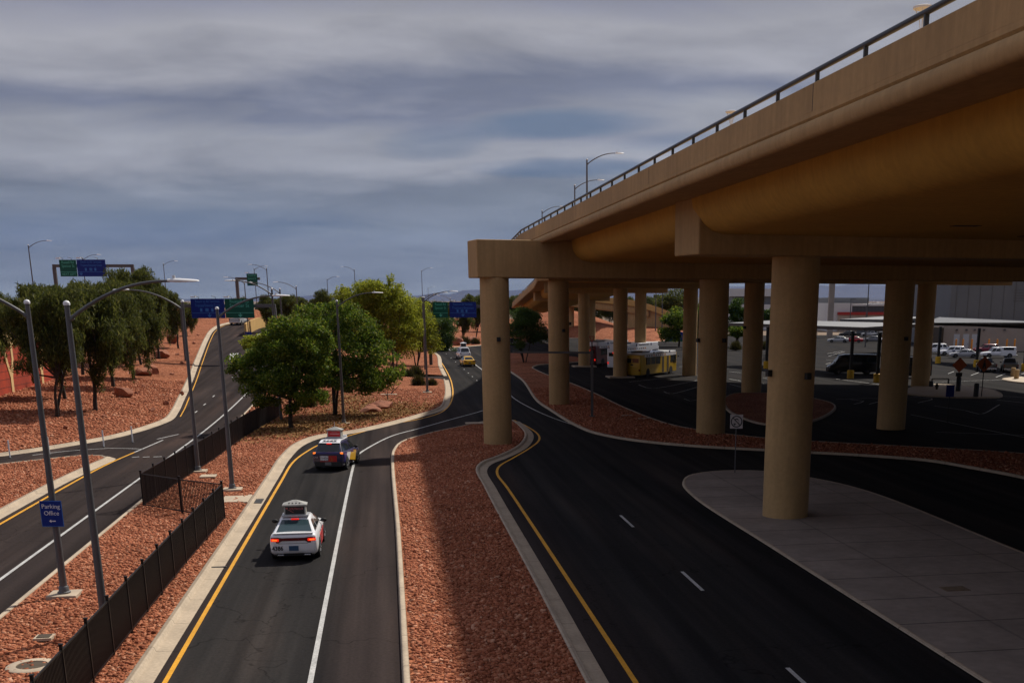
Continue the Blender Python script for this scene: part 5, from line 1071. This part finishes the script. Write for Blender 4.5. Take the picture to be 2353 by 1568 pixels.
FAR = [(2008, 786, 'grey paint', 'sedan', 'grey saloon car right of the bright red one in the far car park'), (2045, 787, 'white paint', 'suv', 'white car at the right end of the far car park'), (1928, 787, 'silver paint', 'sedan', 'silver saloon car left of the bright red one'), (1975, 772, 'dark grey paint', 'suv', 'dark car in the second row behind the red one'), (2000, 773, 'silver paint', 'suv', 'silver car in the second row behind the grey saloon'),
       (1950, 772, 'black paint', 'sedan', 'black saloon car in the second row'), (2025, 774, 'grey paint', 'sedan', 'grey saloon car in the second row at the right'), (1985, 764, 'white paint', 'suv', 'white car in the third row'), (1960, 764.5, 'grey paint', 'suv', 'grey car in the third row')]
for x, y, pm, kd, lb in FAR:
    b = G(x, y); (sedan if kd == 'sedan' else suv)(lb, (b[0], b[1]+1, .006), sd+.15, pm, 'cars in the far car park')
b = G(1193, 797); pickup('pale pickup truck behind the small tree under the overpass', (b[0]-2, b[1]+12, .006), rad(-60), 'silver paint')
# ------------------------------------------------------------------ trees and shrubs
M['leafdark'] = island_mat('mesquite leaves', [(0, (.035, .066, .008)), (.5, (.085, .14, .014)), (.85, (.16, .21, .022)), (1, (.28, .28, .04))], .6, .5)
M['leafpalo'] = island_mat('palo verde leaves', [(0, (.13, .16, .014)), (.5, (.26, .29, .026)), (1, (.42, .43, .05))], .6, .52)
M['leafolive'] = island_mat('willow acacia leaves', [(0, (.035, .045, .011)), (.5, (.075, .09, .02)), (.85, (.13, .14, .03)), (1, (.2, .19, .05))], .6, .48)
M['leafgreen'] = island_mat('fresh green leaves', [(0, (.03, .06, .012)), (.5, (.055, .10, .018)), (1, (.10, .155, .03))], .6, .3)
M['leafshrub'] = island_mat('dry shrub leaves', [(0, (.03, .03, .01)), (.5, (.065, .06, .018)), (1, (.12, .10, .03))], .7, .2)
def leaves(cl, n, size, seed, droop=0., per=1.):
    """cl: clumps (x, y, z, rx, ry, rz); many leaf sized quads spread through each clump"""
    r = np.random.default_rng(seed); cl = np.array(cl, float); w = cl[:, 3]*cl[:, 4]*cl[:, 5]; w = w**.67; k = r.choice(len(cl), n, p=w/w.sum())
    d = r.normal(0, 1, (n, 3)); d /= np.linalg.norm(d, axis=1, keepdims=True); d *= (r.uniform(0, 1, n)**.45)[:, None]
    c = cl[k, :3]+d*cl[k, 3:6]
    a = r.normal(0, 1, (n, 3)); 
    if droop: a[:, 2] -= droop*2.2
    a /= np.linalg.norm(a, axis=1, keepdims=True); b = np.cross(a, r.normal(0, 1, (n, 3))); b /= np.linalg.norm(b, axis=1, keepdims=True)
    s = size*r.uniform(.6, 1.4, n)[:, None]; la, lb = (s*(1+droop*1.6), s*(.62-.35*droop))
    V = np.stack([c-a*la*.5, c+b*lb*.5, c+a*la*.5, c-b*lb*.5], 1).reshape(-1, 3)
    return V, np.arange(4*n).reshape(-1, 4)
def tree_mesh(seed, h, cr, trunk_h, n, size, kind='round', stems=1, lean=0., r0=.16, ell=None, nclump=46, csize=.3):
    """tree in local metres: clumps on a set of crown ellipsoids, limbs reaching for some of the clumps"""
    r = np.random.default_rng(seed); droop = .75 if kind == 'willow' else 0.
    ell = ell or [(0, 0, (h+trunk_h)/2, cr, cr, (h-trunk_h)/2)]
    E_ = np.array(ell, float); w = (E_[:, 3]*E_[:, 4]*E_[:, 5])**.67; cl = []
    for k in r.choice(len(E_), nclump, p=w/w.sum()):
        d = r.normal(0, 1, 3); d /= np.linalg.norm(d); d *= r.uniform(.25, 1.)**.5*(.86 if r.random() < .8 else 1.06)
        e = E_[k]; rc = csize*e[3:6].mean()*r.uniform(.6, 1.25); p = e[:3]+d*e[3:6]
        cl.append((*p, rc*1.15, rc*1.15, rc*(.72 if not droop else 1.2)))
        if droop and r.random() < .6: cl.append((p[0]+r.normal(0, .25), p[1]+r.normal(0, .25), p[2]-rc*1.5, rc*.5, rc*.5, rc*1.4))
    if kind == 'palo':
        for k in range(26):
            d = r.normal(0, 1, 3); d[2] = abs(d[2])+.5; d /= np.linalg.norm(d); e = E_[r.integers(len(E_))]; p = e[:3]+d*e[3:6]; cl.append((*p, .28, .28, .62))
    V, F = leaves(cl, n, size, seed+1, droop)
    tk = MB(); top = []
    for s in range(stems):
        a = r.uniform(0, 6.28) if stems > 1 else 1.2; sp = (.35 if stems > 1 else .05)
        x, y = sp*math.cos(a)*.3, sp*math.sin(a)*.3; pts = [(x, y, -.25)]; z = 0
        for i in range(1, 5):
            u = i/4; x += r.normal(0, .06)+sp*math.cos(a)*.55+lean*.25; y += r.normal(0, .06)+sp*math.sin(a)*.55; pts.append((x, y, trunk_h*1.25*u))
        k0 = 1. if stems == 1 else .72
        tk.tube(pts, [r0*k0*1.25, r0*k0, r0*k0*.9, r0*k0*.8, r0*k0*.7], 9); top.append(pts[-1])
    lim = MB()
    cs = sorted(cl, key=lambda q: r.random())[:11]
    for q in cs:
        b = min(top, key=lambda p: (p[0]-q[0])**2+(p[1]-q[1])**2); m_ = [(b[i]+q[i])/2+r.normal(0, .2) for i in range(3)]
        lim.tube([(b[0], b[1], b[2]-.15), tuple(m_), q[:3]], [r0*.52, r0*.36, r0*.14], 6)
    return V, F, tk, lim
def tree(name, label, base, mesh, lm, bm, group=None, rz=0., sc=1.):
    t = thing(name, label, 'tree', base, rz, group); V, F, tk, lim = mesh
    npmesh('crown', V*sc, F, M[lm], t)
    tk.build('trunk', M[bm], t, 50).scale = (sc,)*3; lim.build('limb', M[bm], t, 50).scale = (sc,)*3
    return t
def retree(src, label, base, rz, sc, group):
    c = dup(src, base, rz, label, group); c.scale = (sc, sc, sc*random.uniform(.94, 1.06)); return c
# crowns given by their photo boxes: (centre x, centre y, half width, half height) at the tree's distance
def crown(base, boxes, dep=.85):
    D = base[0]*sa+base[1]*ca; out = []
    for x, y, hw, hh in boxes:
        q = PD(x, y, D); s = pxm(D, q[2]); out.append((q[0]-base[0], q[1]-base[1], q[2]-base[2], hw/s, hw/s*dep, hh/s/CP))
    return out
def boxtree(name, label, x, y, boxes, lm, bm, n, size, seed, kind='round', stems=1, th=1.6, r0=.17, fn=G, group=None, nclump=60, csize=.3, base=None):
    b = base or fn(x, y); return tree(name, label, b, tree_mesh(seed, 8, 4, th, n, size, kind, stems, 0, r0, crown(b, boxes), nclump, csize), lm, bm, group)
gm = 'mesquite trees in the gravel bed'
boxtree('mesquite_tree', 'big dark green mesquite leaning over the black fence, left of the pair', 671, 988, [(640, 850, 92, 70), (700, 800, 70, 80), (590, 850, 66, 48), (655, 905, 90, 42), (730, 850, 40, 60), (572, 885, 46, 34), (650, 770, 70, 40), (545, 850, 30, 26), (710, 900, 60, 40)], 'leafdark', 'bark', 40000, .18, 5, th=2.0, r0=.17, group=gm, nclump=210, csize=.27)
boxtree('mesquite_tree', 'big dark green mesquite with a forked trunk, right of the pair', 768, 958, [(800, 800, 110, 80), (860, 820, 76, 60), (760, 760, 90, 66), (720, 840, 60, 50), (820, 865, 100, 40), (900, 850, 38, 40), (780, 720, 62, 30)], 'leafdark', 'bark', 40000, .19, 6, stems=3, th=2.6, r0=.17, group=gm, nclump=210, csize=.27)
gp_ = 'yellow green palo verde trees'
boxtree('palo_verde_tree', 'tall yellow green palo verde behind the mesquite pair', 900, 880, [(880, 690, 62, 48), (840, 710, 56, 48), (925, 725, 50, 56), (850, 670, 34, 22), (895, 660, 30, 20), (800, 690, 36, 28), (900, 770, 60, 40)], 'leafpalo', 'bark2', 52000, .2, 8, 'palo', 3, 2.2, .15, group=gp_, nclump=150, csize=.42)
boxtree('palo_verde_tree', 'lower yellow green palo verde beside the twin arm lamp', 957, 842, [(960, 760, 42, 52), (930, 790, 36, 40), (985, 790, 26, 36), (950, 720, 40, 30)], 'leafpalo', 'bark', 26000, .22, 9, 'palo', 3, 2.4, .14, group=gp_, nclump=80, csize=.5)
boxtree('mesquite_tree', 'dark green mesquite overhanging the taxi ramp right of the twin arm lamp', 985, 806, [(1015, 765, 34, 40), (995, 785, 30, 26), (1030, 780, 20, 26)], 'leafgreen', 'bark', 14000, .26, 10, stems=2, th=2.4, group=gm, nclump=50, csize=.45)
# the row on the left slope
gw = 'drooping acacias in the row on the left slope'
protos = []
for i, (x, y, boxes, lb, n) in enumerate((
    (129.4, 957, [(105, 715, 80, 60), (60, 750, 56, 50), (150, 760, 58, 56), (95, 680, 50, 36), (105, 815, 74, 44), (60, 700, 40, 40)], 'drooping acacia with a forked trunk, nearest in the row on the slope', 22000),
    (219.5, 943, [(215, 735, 66, 74), (190, 690, 56, 46), (245, 775, 54, 58), (205, 815, 58, 46), (180, 760, 40, 50)], 'drooping acacia with a straight trunk, third along the row', 22000),
    (259.5, 889, [(265, 730, 60, 70), (290, 780, 46, 56), (235, 690, 44, 44), (255, 660, 30, 26)], 'drooping acacia behind the large boulder', 19000))):
    boxes = [(bx, by+4, bw*1.13, bh*1.14) for bx, by, bw, bh in boxes]
    protos.append(boxtree('acacia_tree', lb, x, y, boxes, 'leafolive', 'bark', n, .2, 30+i, 'willow', 2 if i == 0 else 1, 2.6, .17, G1, gw, 90, .27))
def recl(k, lb, x, y, top, group=gw, fn=G1, rz=1.):
    b = fn(x, y); D = b[0]*sa+b[1]*ca; h = PD(x, top, D)[2]-b[2]; src = protos[k]
    v = np.array([c for c in src.children if c.name.startswith('crown')][0].bound_box); return retree(src, lb, b, rz, h/(v[:, 2].max()*.97), group)
recl(1, 'drooping acacia with a thin trunk just behind the nearest one', 150, 917, 672, rz=2.); recl(2, 'drooping acacia behind the mid slope boulder', 307, 869, 648, rz=.8)
recl(0, 'drooping acacia in the upper half of the row', 326, 837, 625, rz=3.5); recl(1, 'drooping acacia beside the boulder high on the slope', 365, 824, 645, rz=4.2); recl(2, 'last drooping acacia of the row beside the gantry post', 410, 800, 668, rz=2.6)
recl(0, 'drooping acacia at the left picture edge', -30, 925, 655, rz=1.2); recl(1, 'drooping acacia behind the row near the left gantry', 190, 860, 640, rz=5.); recl(2, 'drooping acacia far back at the left edge of the row', 20, 850, 675, rz=5.5); recl(1, 'drooping acacia filling the top of the row below the left gantry', 260, 835, 652, rz=.3); recl(0, 'drooping acacia half hidden at the back of the row, under the blue panel', 120, 840, 660, rz=2.9)
recl(2, 'drooping acacia at the far end of the row left of the blue sign', 430, 772, 690, rz=1.)
# behind the gantry and along the far ramp
gb = 'trees on the bank behind the middle gantry'
for k, x, y, D, top, lb in ((1, 612, 0, 205, 672, 'drooping tree behind the right half of the middle gantry'), (0, 660, 0, 210, 678, 'drooping tree right of the middle gantry post'), (2, 735, 0, 200, 670, 'roundish dark tree on the bank left of the palo verde'), (1, 790, 0, 260, 660, 'dark tree partly behind the palo verde'), (2, 700, 0, 290, 682, 'small far tree between the bank trees'), (0, 1090, 0, 300, 676, 'tall dark tree behind the right gantry beside the big column'), (1, 1060, 0, 290, 700, 'dark tree below the right gantry'), (2, 1110, 0, 330, 680, 'dark tree just behind the big outrigger column'), (0, 770, 0, 240, 690, 'dark tree filling the horizon left of the palo verde'), (1, 850, 0, 280, 676, 'dark tree behind the palo verde crown'), (2, 935, 0, 290, 684, 'dark far tree right of the palo verde crown'), (0, 1020, 0, 310, 694, 'dark far tree below the green panel of the right gantry'), (1, 640, 0, 260, 690, 'dark far tree behind the gantry post'), (2, 715, 0, 255, 688, 'dark far tree behind the barrier wall end')):
    q = PD(x, 700, D); z = float(hz(q[0], q[1])); h = PD(x, top, D)[2]-z; src = protos[k]; v = np.array([c for c in src.children if c.name.startswith('crown')][0].bound_box)
    retree(src, lb, (q[0], q[1], z), random.uniform(0, 6), h/(v[:, 2].max()*.97), gb)
gy = 'yellow green bushes below the barrier wall'
def bush(lb, x, y, boxes, n, seed, lm='leafpalo', D=None, sz=.24): 
    b = G(x, y); boxtree('desert_bush', lb, x, y, boxes, lm, 'bark2', n, sz, seed, stems=3, th=.9, r0=.08, group=gy, nclump=60, csize=.42)
bush('yellow green bush in front of the barrier wall, behind the left mesquite', 612, 832, [(600, 790, 40, 26), (575, 785, 24, 16), (640, 775, 36, 24)], 14000, 70)
bush('yellow green bush right of the gantry post foot', 668, 812, [(668, 765, 36, 26), (700, 770, 34, 30), (640, 758, 22, 14)], 14000, 71)
bush('dark green bush filling the gap between the mesquites and the palo verde', 815, 850, [(800, 760, 50, 50), (760, 735, 44, 30), (840, 780, 40, 40)], 16000, 72, 'leafgreen')
bush('olive bush right of the palo verde trunk', 1000, 790, [(985, 745, 30, 24), (960, 735, 26, 20), (1020, 752, 22, 20)], 9000, 73, 'leafgreen', sz=.34)
# trees round the bridge
boxtree('desert_tree', 'airy green tree under the overpass right of the outrigger column', 1205, 834, [(1212, 752, 46, 40), (1188, 775, 30, 32), (1238, 768, 30, 36), (1210, 726, 38, 20), (1178, 745, 20, 30)], 'leafgreen', 'bark', 34000, .17, 50, stems=4, th=2.6, r0=.12, nclump=110, csize=.42)
gr_ = 'green trees beyond the bus lot'
def fartree(lb, x, ybase, boxes, D, lm, n, seed, sz=.4, name='desert_tree'):
    q = PD(x, 760, D); b = (q[0], q[1], 0.); boxtree(name, lb, 0, 0, boxes, lm, 'bark', n, sz, seed, th=2.5, r0=.22, base=b, group=gr_, nclump=42, csize=.5)
fartree('dark bushy tree over the blue information sign', 1560, 0, [(1560, 735, 38, 28), (1540, 755, 26, 26), (1585, 715, 24, 24), (1545, 770, 20, 18)], 262, 'leafdark', 9000, 60)
fartree('tall olive tree behind the ochre ramp', 1555, 0, [(1555, 690, 34, 26), (1530, 698, 26, 18)], 345, 'leafolive', 6000, 61, .5)
fartree('bright green tree seen left of the second dark column', 1607, 0, [(1608, 738, 16, 34), (1600, 765, 12, 16)], 250, 'leafgreen', 5000, 62)
fartree('green tree seen between the two dark columns', 1692, 0, [(1692, 712, 22, 24), (1685, 745, 22, 20)], 262, 'leafgreen', 6000, 63)
fartree('light green tree left of the front column', 1768, 0, [(1768, 725, 22, 14), (1755, 732, 16, 12)], 275, 'leafgreen', 4000, 64)
fartree('light green tree beside the grey warehouse', 2160, 0, [(2160, 708, 20, 24), (2148, 725, 12, 18)], 285, 'leafgreen', 5000, 65)
fartree('dark tree under the shade roof between two columns', 1694, 0, [(1692, 760, 20, 12)], 255, 'leafdark', 3000, 66)
# shrubs
def shrub(label, x, y, w, h, seed, fn=G, lm='leafshrub', group='dry round shrubs'):
    b = fn(x, y); r = np.random.default_rng(seed); n = 1500; D = r.normal(0, 1, (n, 3)); D[:, 2] = abs(D[:, 2])*1.15+.15; D /= np.linalg.norm(D, axis=1, keepdims=True)
    o = np.zeros((n, 3)); o[:, :2] = r.normal(0, w*.12, (n, 2)); l = r.uniform(.55, 1., n)[:, None]; tip = o+D*l*np.array([w/2, w/2, h]); side = np.cross(D, r.normal(0, 1, (n, 3))); side /= np.linalg.norm(side, axis=1, keepdims=True); s = w*.014
    mid = o+(tip-o)*.6; V = np.stack([o, mid+side*s, tip, mid-side*s], 1).reshape(-1, 3)
    t = thing('shrub', label, 'shrub', (b[0], b[1], b[2]+.1), 0, group); npmesh('foliage', V, np.arange(4*n).reshape(-1, 4), M[lm], t); MB().lathe([(w*.1, -.1), (w*.06, .12)], n=8).build('stem', M['bark2'], t)
for a in (('dry shrub in the shade left of the forked mesquite trunk', 712, 938, 1.5, 1.5, 1), ('smaller dry shrub right of the shaded one', 744, 918, 1.2, 1.1, 2), ('dry shrub just left of the twin arm lamp post', 962, 887, 1.8, 1.5, 3), ('dry shrub just right of the twin arm lamp post', 992, 887, 1.4, 1.0, 4), ('dark shrub behind the one left of the lamp post', 938, 868, 1.8, 1.3, 5), ('shrub in front of the low palo verde', 955, 866, 2.2, 1.7, 6), ('shrub beside the bare saplings', 800, 905, 1.0, .8, 7), ('shrub at the far fork of the ramp', 1092, 792, 2.4, 1.8, 8), ('shrub beyond the fork below the dark trees', 1066, 792, 3.0, 2.2, 9), ('shrub right of the information sign', 1690, 805, 2.6, 2.2, 10), ('small shrub by the far kerb between the columns', 1755, 803, 2.2, 2., 11)): shrub(*a)
for lb, pts in (('bare leafless sapling on the gravel right of the mesquite pair', [(893, 923), (890, 912), (889, 893)]), ('bare bent sapling farther right on the gravel', [(894, 909), (903, 898), (916, 886)])):
    b = G(*pts[0]); D = b[0]*sa+b[1]*ca; q = [np.array(PD(x, y, D))-np.array(b) for x, y in pts]; t = thing('sapling', lb, 'sapling', b); MB().tube([tuple(p) for p in q], [.06, .045, .025], 6).build('trunk', M['bark'], t); MB().tube([tuple(q[1]), tuple(q[1]+np.array([-.3, 0, .7]))], [.035, .015], 6).build('limb', M['bark'], t)

# far trees that close the horizon (nothing in the photo tells them apart)
r_ = random.Random(8)
for k, x in enumerate([1180, 1215, 1250, 1290, 1330, 1365, 1405, 1440, 1480, 1515, 1545, 1585, 1625, 1665, 1705, 1745, 560, 590, 625, 665, 695, 745, 790, 830, 870, 915, 955, 995, 1030, 1065, 1095]):
    D = r_.uniform(400, 560); q = PD(x+r_.uniform(-8, 8), 700, D); h = PD(x, r_.uniform(676, 688), D)[2]; src = protos[k % 3]; v = np.array([c for c in src.children if c.name.startswith('crown')][0].bound_box)
    retree(src, 'small far dark tree in the belt along the horizon', (q[0], q[1], -.3), r_.uniform(0, 6), h/(v[:, 2].max()*.97), 'far tree belt on the horizon').scale.x *= 1.5
# leaf litter under the mesquites
n = 17000; cx_ = np.array([G(690, 990)[:2], G(775, 965)[:2], G(640, 985)[:2], G(860, 955)[:2], G(760, 920)[:2], G(900, 940)[:2]]); kx = rng.integers(0, len(cx_), n); X = cx_[kx, 0]+rng.normal(0, 2.6, n); Y = cx_[kx, 1]+rng.normal(0, 3.6, n)
ok = inside(poly3, X, Y) & (dist(i3a, X, Y) > .25); X, Y = X[ok], Y[ok]; n = len(X); Z = hz(X, Y)+.2+rng.uniform(0, .07, n); a = rng.uniform(0, 6.28, n); s_ = rng.uniform(.05, .12, n); t_ = rng.normal(0, .35, (n, 2))
dx, dy = np.cos(a)*s_, np.sin(a)*s_; V = np.stack([np.stack([X+i*dx-j*dy*.5, Y+i*dy+j*dx*.5, Z+i*t_[:, 0]*s_+j*t_[:, 1]*s_], -1) for i, j in ((-1, 0), (0, -1), (1, 0), (0, 1))], 1).reshape(-1, 3)
M['litter'] = island_mat('dry leaf litter', [(0, (.13, .07, .025)), (.6, (.25, .14, .05)), (1, (.36, .22, .08))], .9)
npmesh('leaf_litter', V, np.arange(4*n).reshape(-1, 4), M['litter'])['kind'] = 'stuff'

# ------------------------------------------------------------------ walls and barriers on the left
b0, b1 = G1(-60, 925), G1(105, 878)
wl = thing('retaining_wall', 'burnt orange retaining wall with cream branching tree reliefs at the left edge', 'wall', b0, math.atan2(b1[1]-b0[1], b1[0]-b0[0])); WL = math.hypot(b1[0]-b0[0], b1[1]-b0[1]); hw = 4.4
MB().box((WL/2, .2, hw/2-.5), (WL+14, .4, hw+1)).build('wall_face', M['orangewall'], wl); MB().box((WL/2, .2, hw+.55), (WL+14, .55, 1.1)).build('wall_cap', M['cream'], wl)
for x in (WL*.5, WL*.95): MB().prism([(x-.3, -.06, -.4), (x+.3, -.06, -.4), (x+.42, -.06, 1.5), (x+1.15, -.06, 3.), (x+1.2, -.06, hw+.1), (x+.7, -.06, hw+.1), (x+.68, -.06, 3.1), (x+.15, -.06, 2.05), (x-.35, -.06, 2.7), (x-.95, -.06, hw+.1), (x-1.6, -.06, hw+.1), (x-.75, -.06, 2.6), (x-.22, -.06, 1.5)], (0, .055, 0)).build('tree_relief', M['cream'], wl)
jj = MB()
for z_ in (.7, 1.4, 2.1, 2.8, 3.5): jj.box((WL/2, -.004, z_), (WL+14, .012, .025))
jj.build('joint', M['blackm'], wl)
bp_ = [PD(x, y, D) for x, y, D in ((562, 757, 196), (575, 748.5, 206), (590, 742.5, 214), (610, 739, 220), (640, 738, 222), (680, 736.5, 224), (725, 734, 226))]
br = thing('barrier_wall', 'sunlit ochre barrier wall curving along the right side of the upper left ramp', 'wall', (0, 0, 0)); rw = []
for x, y, z in bp_: rw.append([(x, y, -.2), (x-.05, y, z+.0), (x, y, z+.95), (x+.25, y+.1, z+.95), (x+.3, y+.1, -.2)])
MB().loft(rw).build('wall_face', M['ochre'], br, 30)
# ------------------------------------------------------------------ shade roofs in the bus lot
def shade(label, corners, z, posts, up=.4):
    c = [P(x, y, z+dz) for (x, y), dz in zip(corners, (0, 0, up, up))]; t = thing('shade_roof', label, 'canopy', (c[0][0], c[0][1], 0), 0, 'white shade roofs'); o = np.array([c[0][0], c[0][1], 0]); q = [np.array(p)-o for p in c]
    MB().prism([tuple(p) for p in q], (0, 0, .06)).build('roof_sheet', M['canopy'], t); f = MB()
    for a, b in zip(q, q[1:]+q[:1]): f.bar(tuple(a-np.array([0, 0, .2])), tuple(b-np.array([0, 0, .2])), .14, .38)
    f.build('edge_beam', M['darksteel'], t)
    a, b = (q[0]+q[3])/2, (q[1]+q[2])/2; MB().bar(tuple(a-np.array([0, 0, .55])), tuple(b-np.array([0, 0, .55])), .3, .36).build('ridge_beam', M['blackm'], t)
    for x, y in posts:
        g = np.array(G(x, y))-o; MB().box((g[0], g[1], z/2-.1), (.34, .34, z-.5)).build('post', M['blackm'], t); MB().lathe([(.44, 0), (.44, 1.02), (.3, 1.06)], (g[0], g[1], 0), 18).build('yellow_footing', M['bollard'], t, 40)
shade('long white shade roof over the black vans, seen between the columns', [(1672, 742), (1985, 752.5), (2120, 744), (1790, 735.5)], 6.3, [(1953, 869), (2014, 878), (1760, 846)])
shade('white shade roof in the right lot before the beige building', [(2118, 741), (2300, 745), (2440, 740.5), (2160, 728)], 6.05, [(2154, 834), (2242, 842.5), (2352, 852)], .95)
shade('thin far shade roof behind the long one', [(1930, 733.5), (2060, 734.5), (2140, 729), (2040, 726.5)], 6.3, [(2060, 822)])
# ------------------------------------------------------------------ buildings
def bld(name, label, x0, x1, D, parts, depth=30, cat_='building'):
    a, b = np.array(PD(x0, 700, D)), np.array(PD(x1, 700, D)); L_ = np.linalg.norm(b-a); t = thing(name, label, cat_, (a[0], a[1], 0), -YAW)
    for nm, u0, u1, y0, y1, m, dy in parts:
        z1 = PD(x0, y0, D)[2]; z0 = max(-.2, PD(x0, y1, D)[2]) if y1 else -.2
        MB().box(((u0+u1)/2*L_, depth/2+dy, (z0+z1)/2), ((u1-u0)*L_, depth, z1-z0)).build(nm, M[m], t)
    return t, L_
w, L_ = bld('warehouse', 'large windowless grey box building at the right edge', 2182, 2560, 262, [('upper_wall', 0, 1, 643, 0, 'greymetal', 0)], 60)
rb = MB()
for k in range(14): rb.box((L_*(k+.5)/14, -.03, 9), (.12, .05, 9.4))
for k in range(5): rb.box((L_*.62, -.03, 9.6+k*.55), (L_*.48, .06, .12))
rb.build('cladding_rib', M['darksteel'], w)
w, L_ = bld('service_building', 'low beige stucco building with three pale doors and wall lamps', 2172, 2470, 238, [('wall', 0, 1, 741, 0, 'beige', 0)], 14)
for k, u in enumerate((.105, .178, .245)): d = MB().box((L_*u, -.02, 1.6), (1.15, .08, 3.4)).build('door', M['doorwhite'], w); MB().box((L_*u+.4, -.07, 1.4), (.06, .06, .25)).build('handle', M['darksteel'], d)
for u in (.1, .175, .24, .31, .47, .66, .85): MB().box((L_*u, -.2, 4.15), (.35, .4, .25)).build('wall_lamp', M['darksteel'], w)
for k, (x, y) in enumerate(((2195, 792), (2211, 790), (2231, 794), (2270, 797), (2289, 797), (2311, 798), (2329, 799))):
    q = PD(x, y+8, 232); t = thing('bollard', ('orange bollard before the left pale door', 'orange bollard before the middle pale door', 'orange bollard right of the pale doors', 'orange bollard right of the shade roof post', 'orange bollard fifth along the beige wall', 'orange bollard above the white pickup cab', 'orange bollard above the pickup bed topper')[k], 'bollard', (q[0], q[1], 0), 0, 'orange bollards along the beige wall'); MB().lathe([(.17, 0), (.17, 2.45), (.1, 2.55), (0, 2.56)], n=12).build('post', M['bollardo'], t, 50); MB().lathe([(.3, 0), (.3, .1), (.2, .14)], n=12).build('foot', M['pad'], t, 50)
bld('brick_wall', 'brown brick wall at the left end of the beige building', 2166, 2172.5, 236, [('wall', 0, 1, 752, 0, 'bark2', 0)], 8, 'wall')
w, L_ = bld('terminal_building', 'white building with dark louvres and a red band seen through the bridge', 1908, 2046, 400, [('wall', 0, .36, 696, 0, 'bldwhite', 0), ('louvre_wall', .36, .98, 702.5, 0, 'blddark', 0), ('parapet', .36, .99, 698, 702.5, 'bldwhite', -.3), ('red_band', .12, .99, 716.5, 723.2, 'redband', -1.5), ('lower_wall', .13, .99, 723.2, 0, 'beige', -1.2), ('roof_block', .07, .70, 683.5, 697, 'greymetal', 6), ('end_pier', .975, 1.0, 696, 0, 'bldwhite', -.4)])
rb = MB()
for k in range(26): rb.box((L_*(.37+.6*k/26), -.05, 7.), (.1, .1, 6))
rb.build('louvre_fin', M['greymetal'], w)
bld('hangar', 'pale hangar with a white roof band behind the dark columns', 1676, 1800, 420, [('roof_band', 0, 1, 663, 680.5, 'bldwhite', 0), ('upper_wall', .1, 1, 680.5, 699, 'greymetal', 1), ('lower_wall', .0, 1, 699, 0, 'bldwhite', -1)])
bld('pylon', 'tall pale pylon beside the front column', 1904, 1916, 330, [('shaft', 0, 1, 610, 0, 'beige', 0)], 1.3, 'tower')
bld('shed', 'long low pale shed beyond the far car park', 1600, 2060, 440, [('wall', 0, 1, 752, 0, 'beige', 0), ('roof', -.01, 1.01, 749, 752, 'bldwhite', -.4)])
bld('far_building', 'distant white building between the rear columns', 1598, 1614, 460, [('wall', 0, 1, 683, 0, 'bldwhite', 0)])

# ------------------------------------------------------------------ mountains
def ridge(name, pts, D, depth, seed):
    r = np.random.default_rng(seed); xs_ = np.linspace(pts[0][0], pts[-1][0], 240); ys_ = np.interp(xs_, [p[0] for p in pts], [p[1] for p in pts]); nz_ = np.convolve(r.normal(0, 1, 260), np.hanning(14)/6, 'same')[:240]*1.6+np.convolve(r.normal(0, 1, 260), np.hanning(5)/3, 'same')[:240]*.5
    rows = []
    for x, y, e in zip(xs_, ys_, nz_):
        t_ = PD(x, y+e, D); b_ = PD(x, 690, D-depth); row = []
        for u in np.linspace(0, 1, 9): row.append((b_[0]+(t_[0]-b_[0])*u, b_[1]+(t_[1]-b_[1])*u, -20+(t_[2]+20)*(u**1.25)*(1+.22*math.sin(x*.35+u*5+math.sin(x*.11)*3)*u*(1-u)*2)))
        row += [(t_[0]*1.12, t_[1]*1.12, -20)]; rows.append(row)
    return struct(MB().loft(rows, False, False).build(name, M['mount'], None, 60))
ridge('mountains', [(-700, 692), (-100, 690), (300, 688), (640, 684), (720, 678), (830, 684), (960, 679), (1000, 673), (1035, 676), (1062, 666), (1100, 664), (1160, 668), (1300, 660), (1480, 662), (1600, 655), (1700, 658), (1800, 652), (1920, 657), (1960, 651), (2050, 656), (2180, 653), (2500, 660), (3200, 680)], 21000, 5000, 3)

# ------------------------------------------------------------------ the desert air
hm = bpy.data.materials.new('pale blue air'); hm.use_nodes = True; N, L = nodes(hm); N.remove(N['Principled BSDF'])
pv = N.new('ShaderNodeVolumePrincipled'); pv.inputs['Color'].default_value = (.13, .27, .72, 1); pv.inputs['Density'].default_value = 1.7e-5; pv.inputs['Anisotropy'].default_value = .1
L.new(pv.outputs[0], N['Material Output'].inputs['Volume'])
hb_ = MB().box((0, 11400, 640), (62000, 29600, 1330)).build('haze', hm); hb_['kind'] = 'stuff'
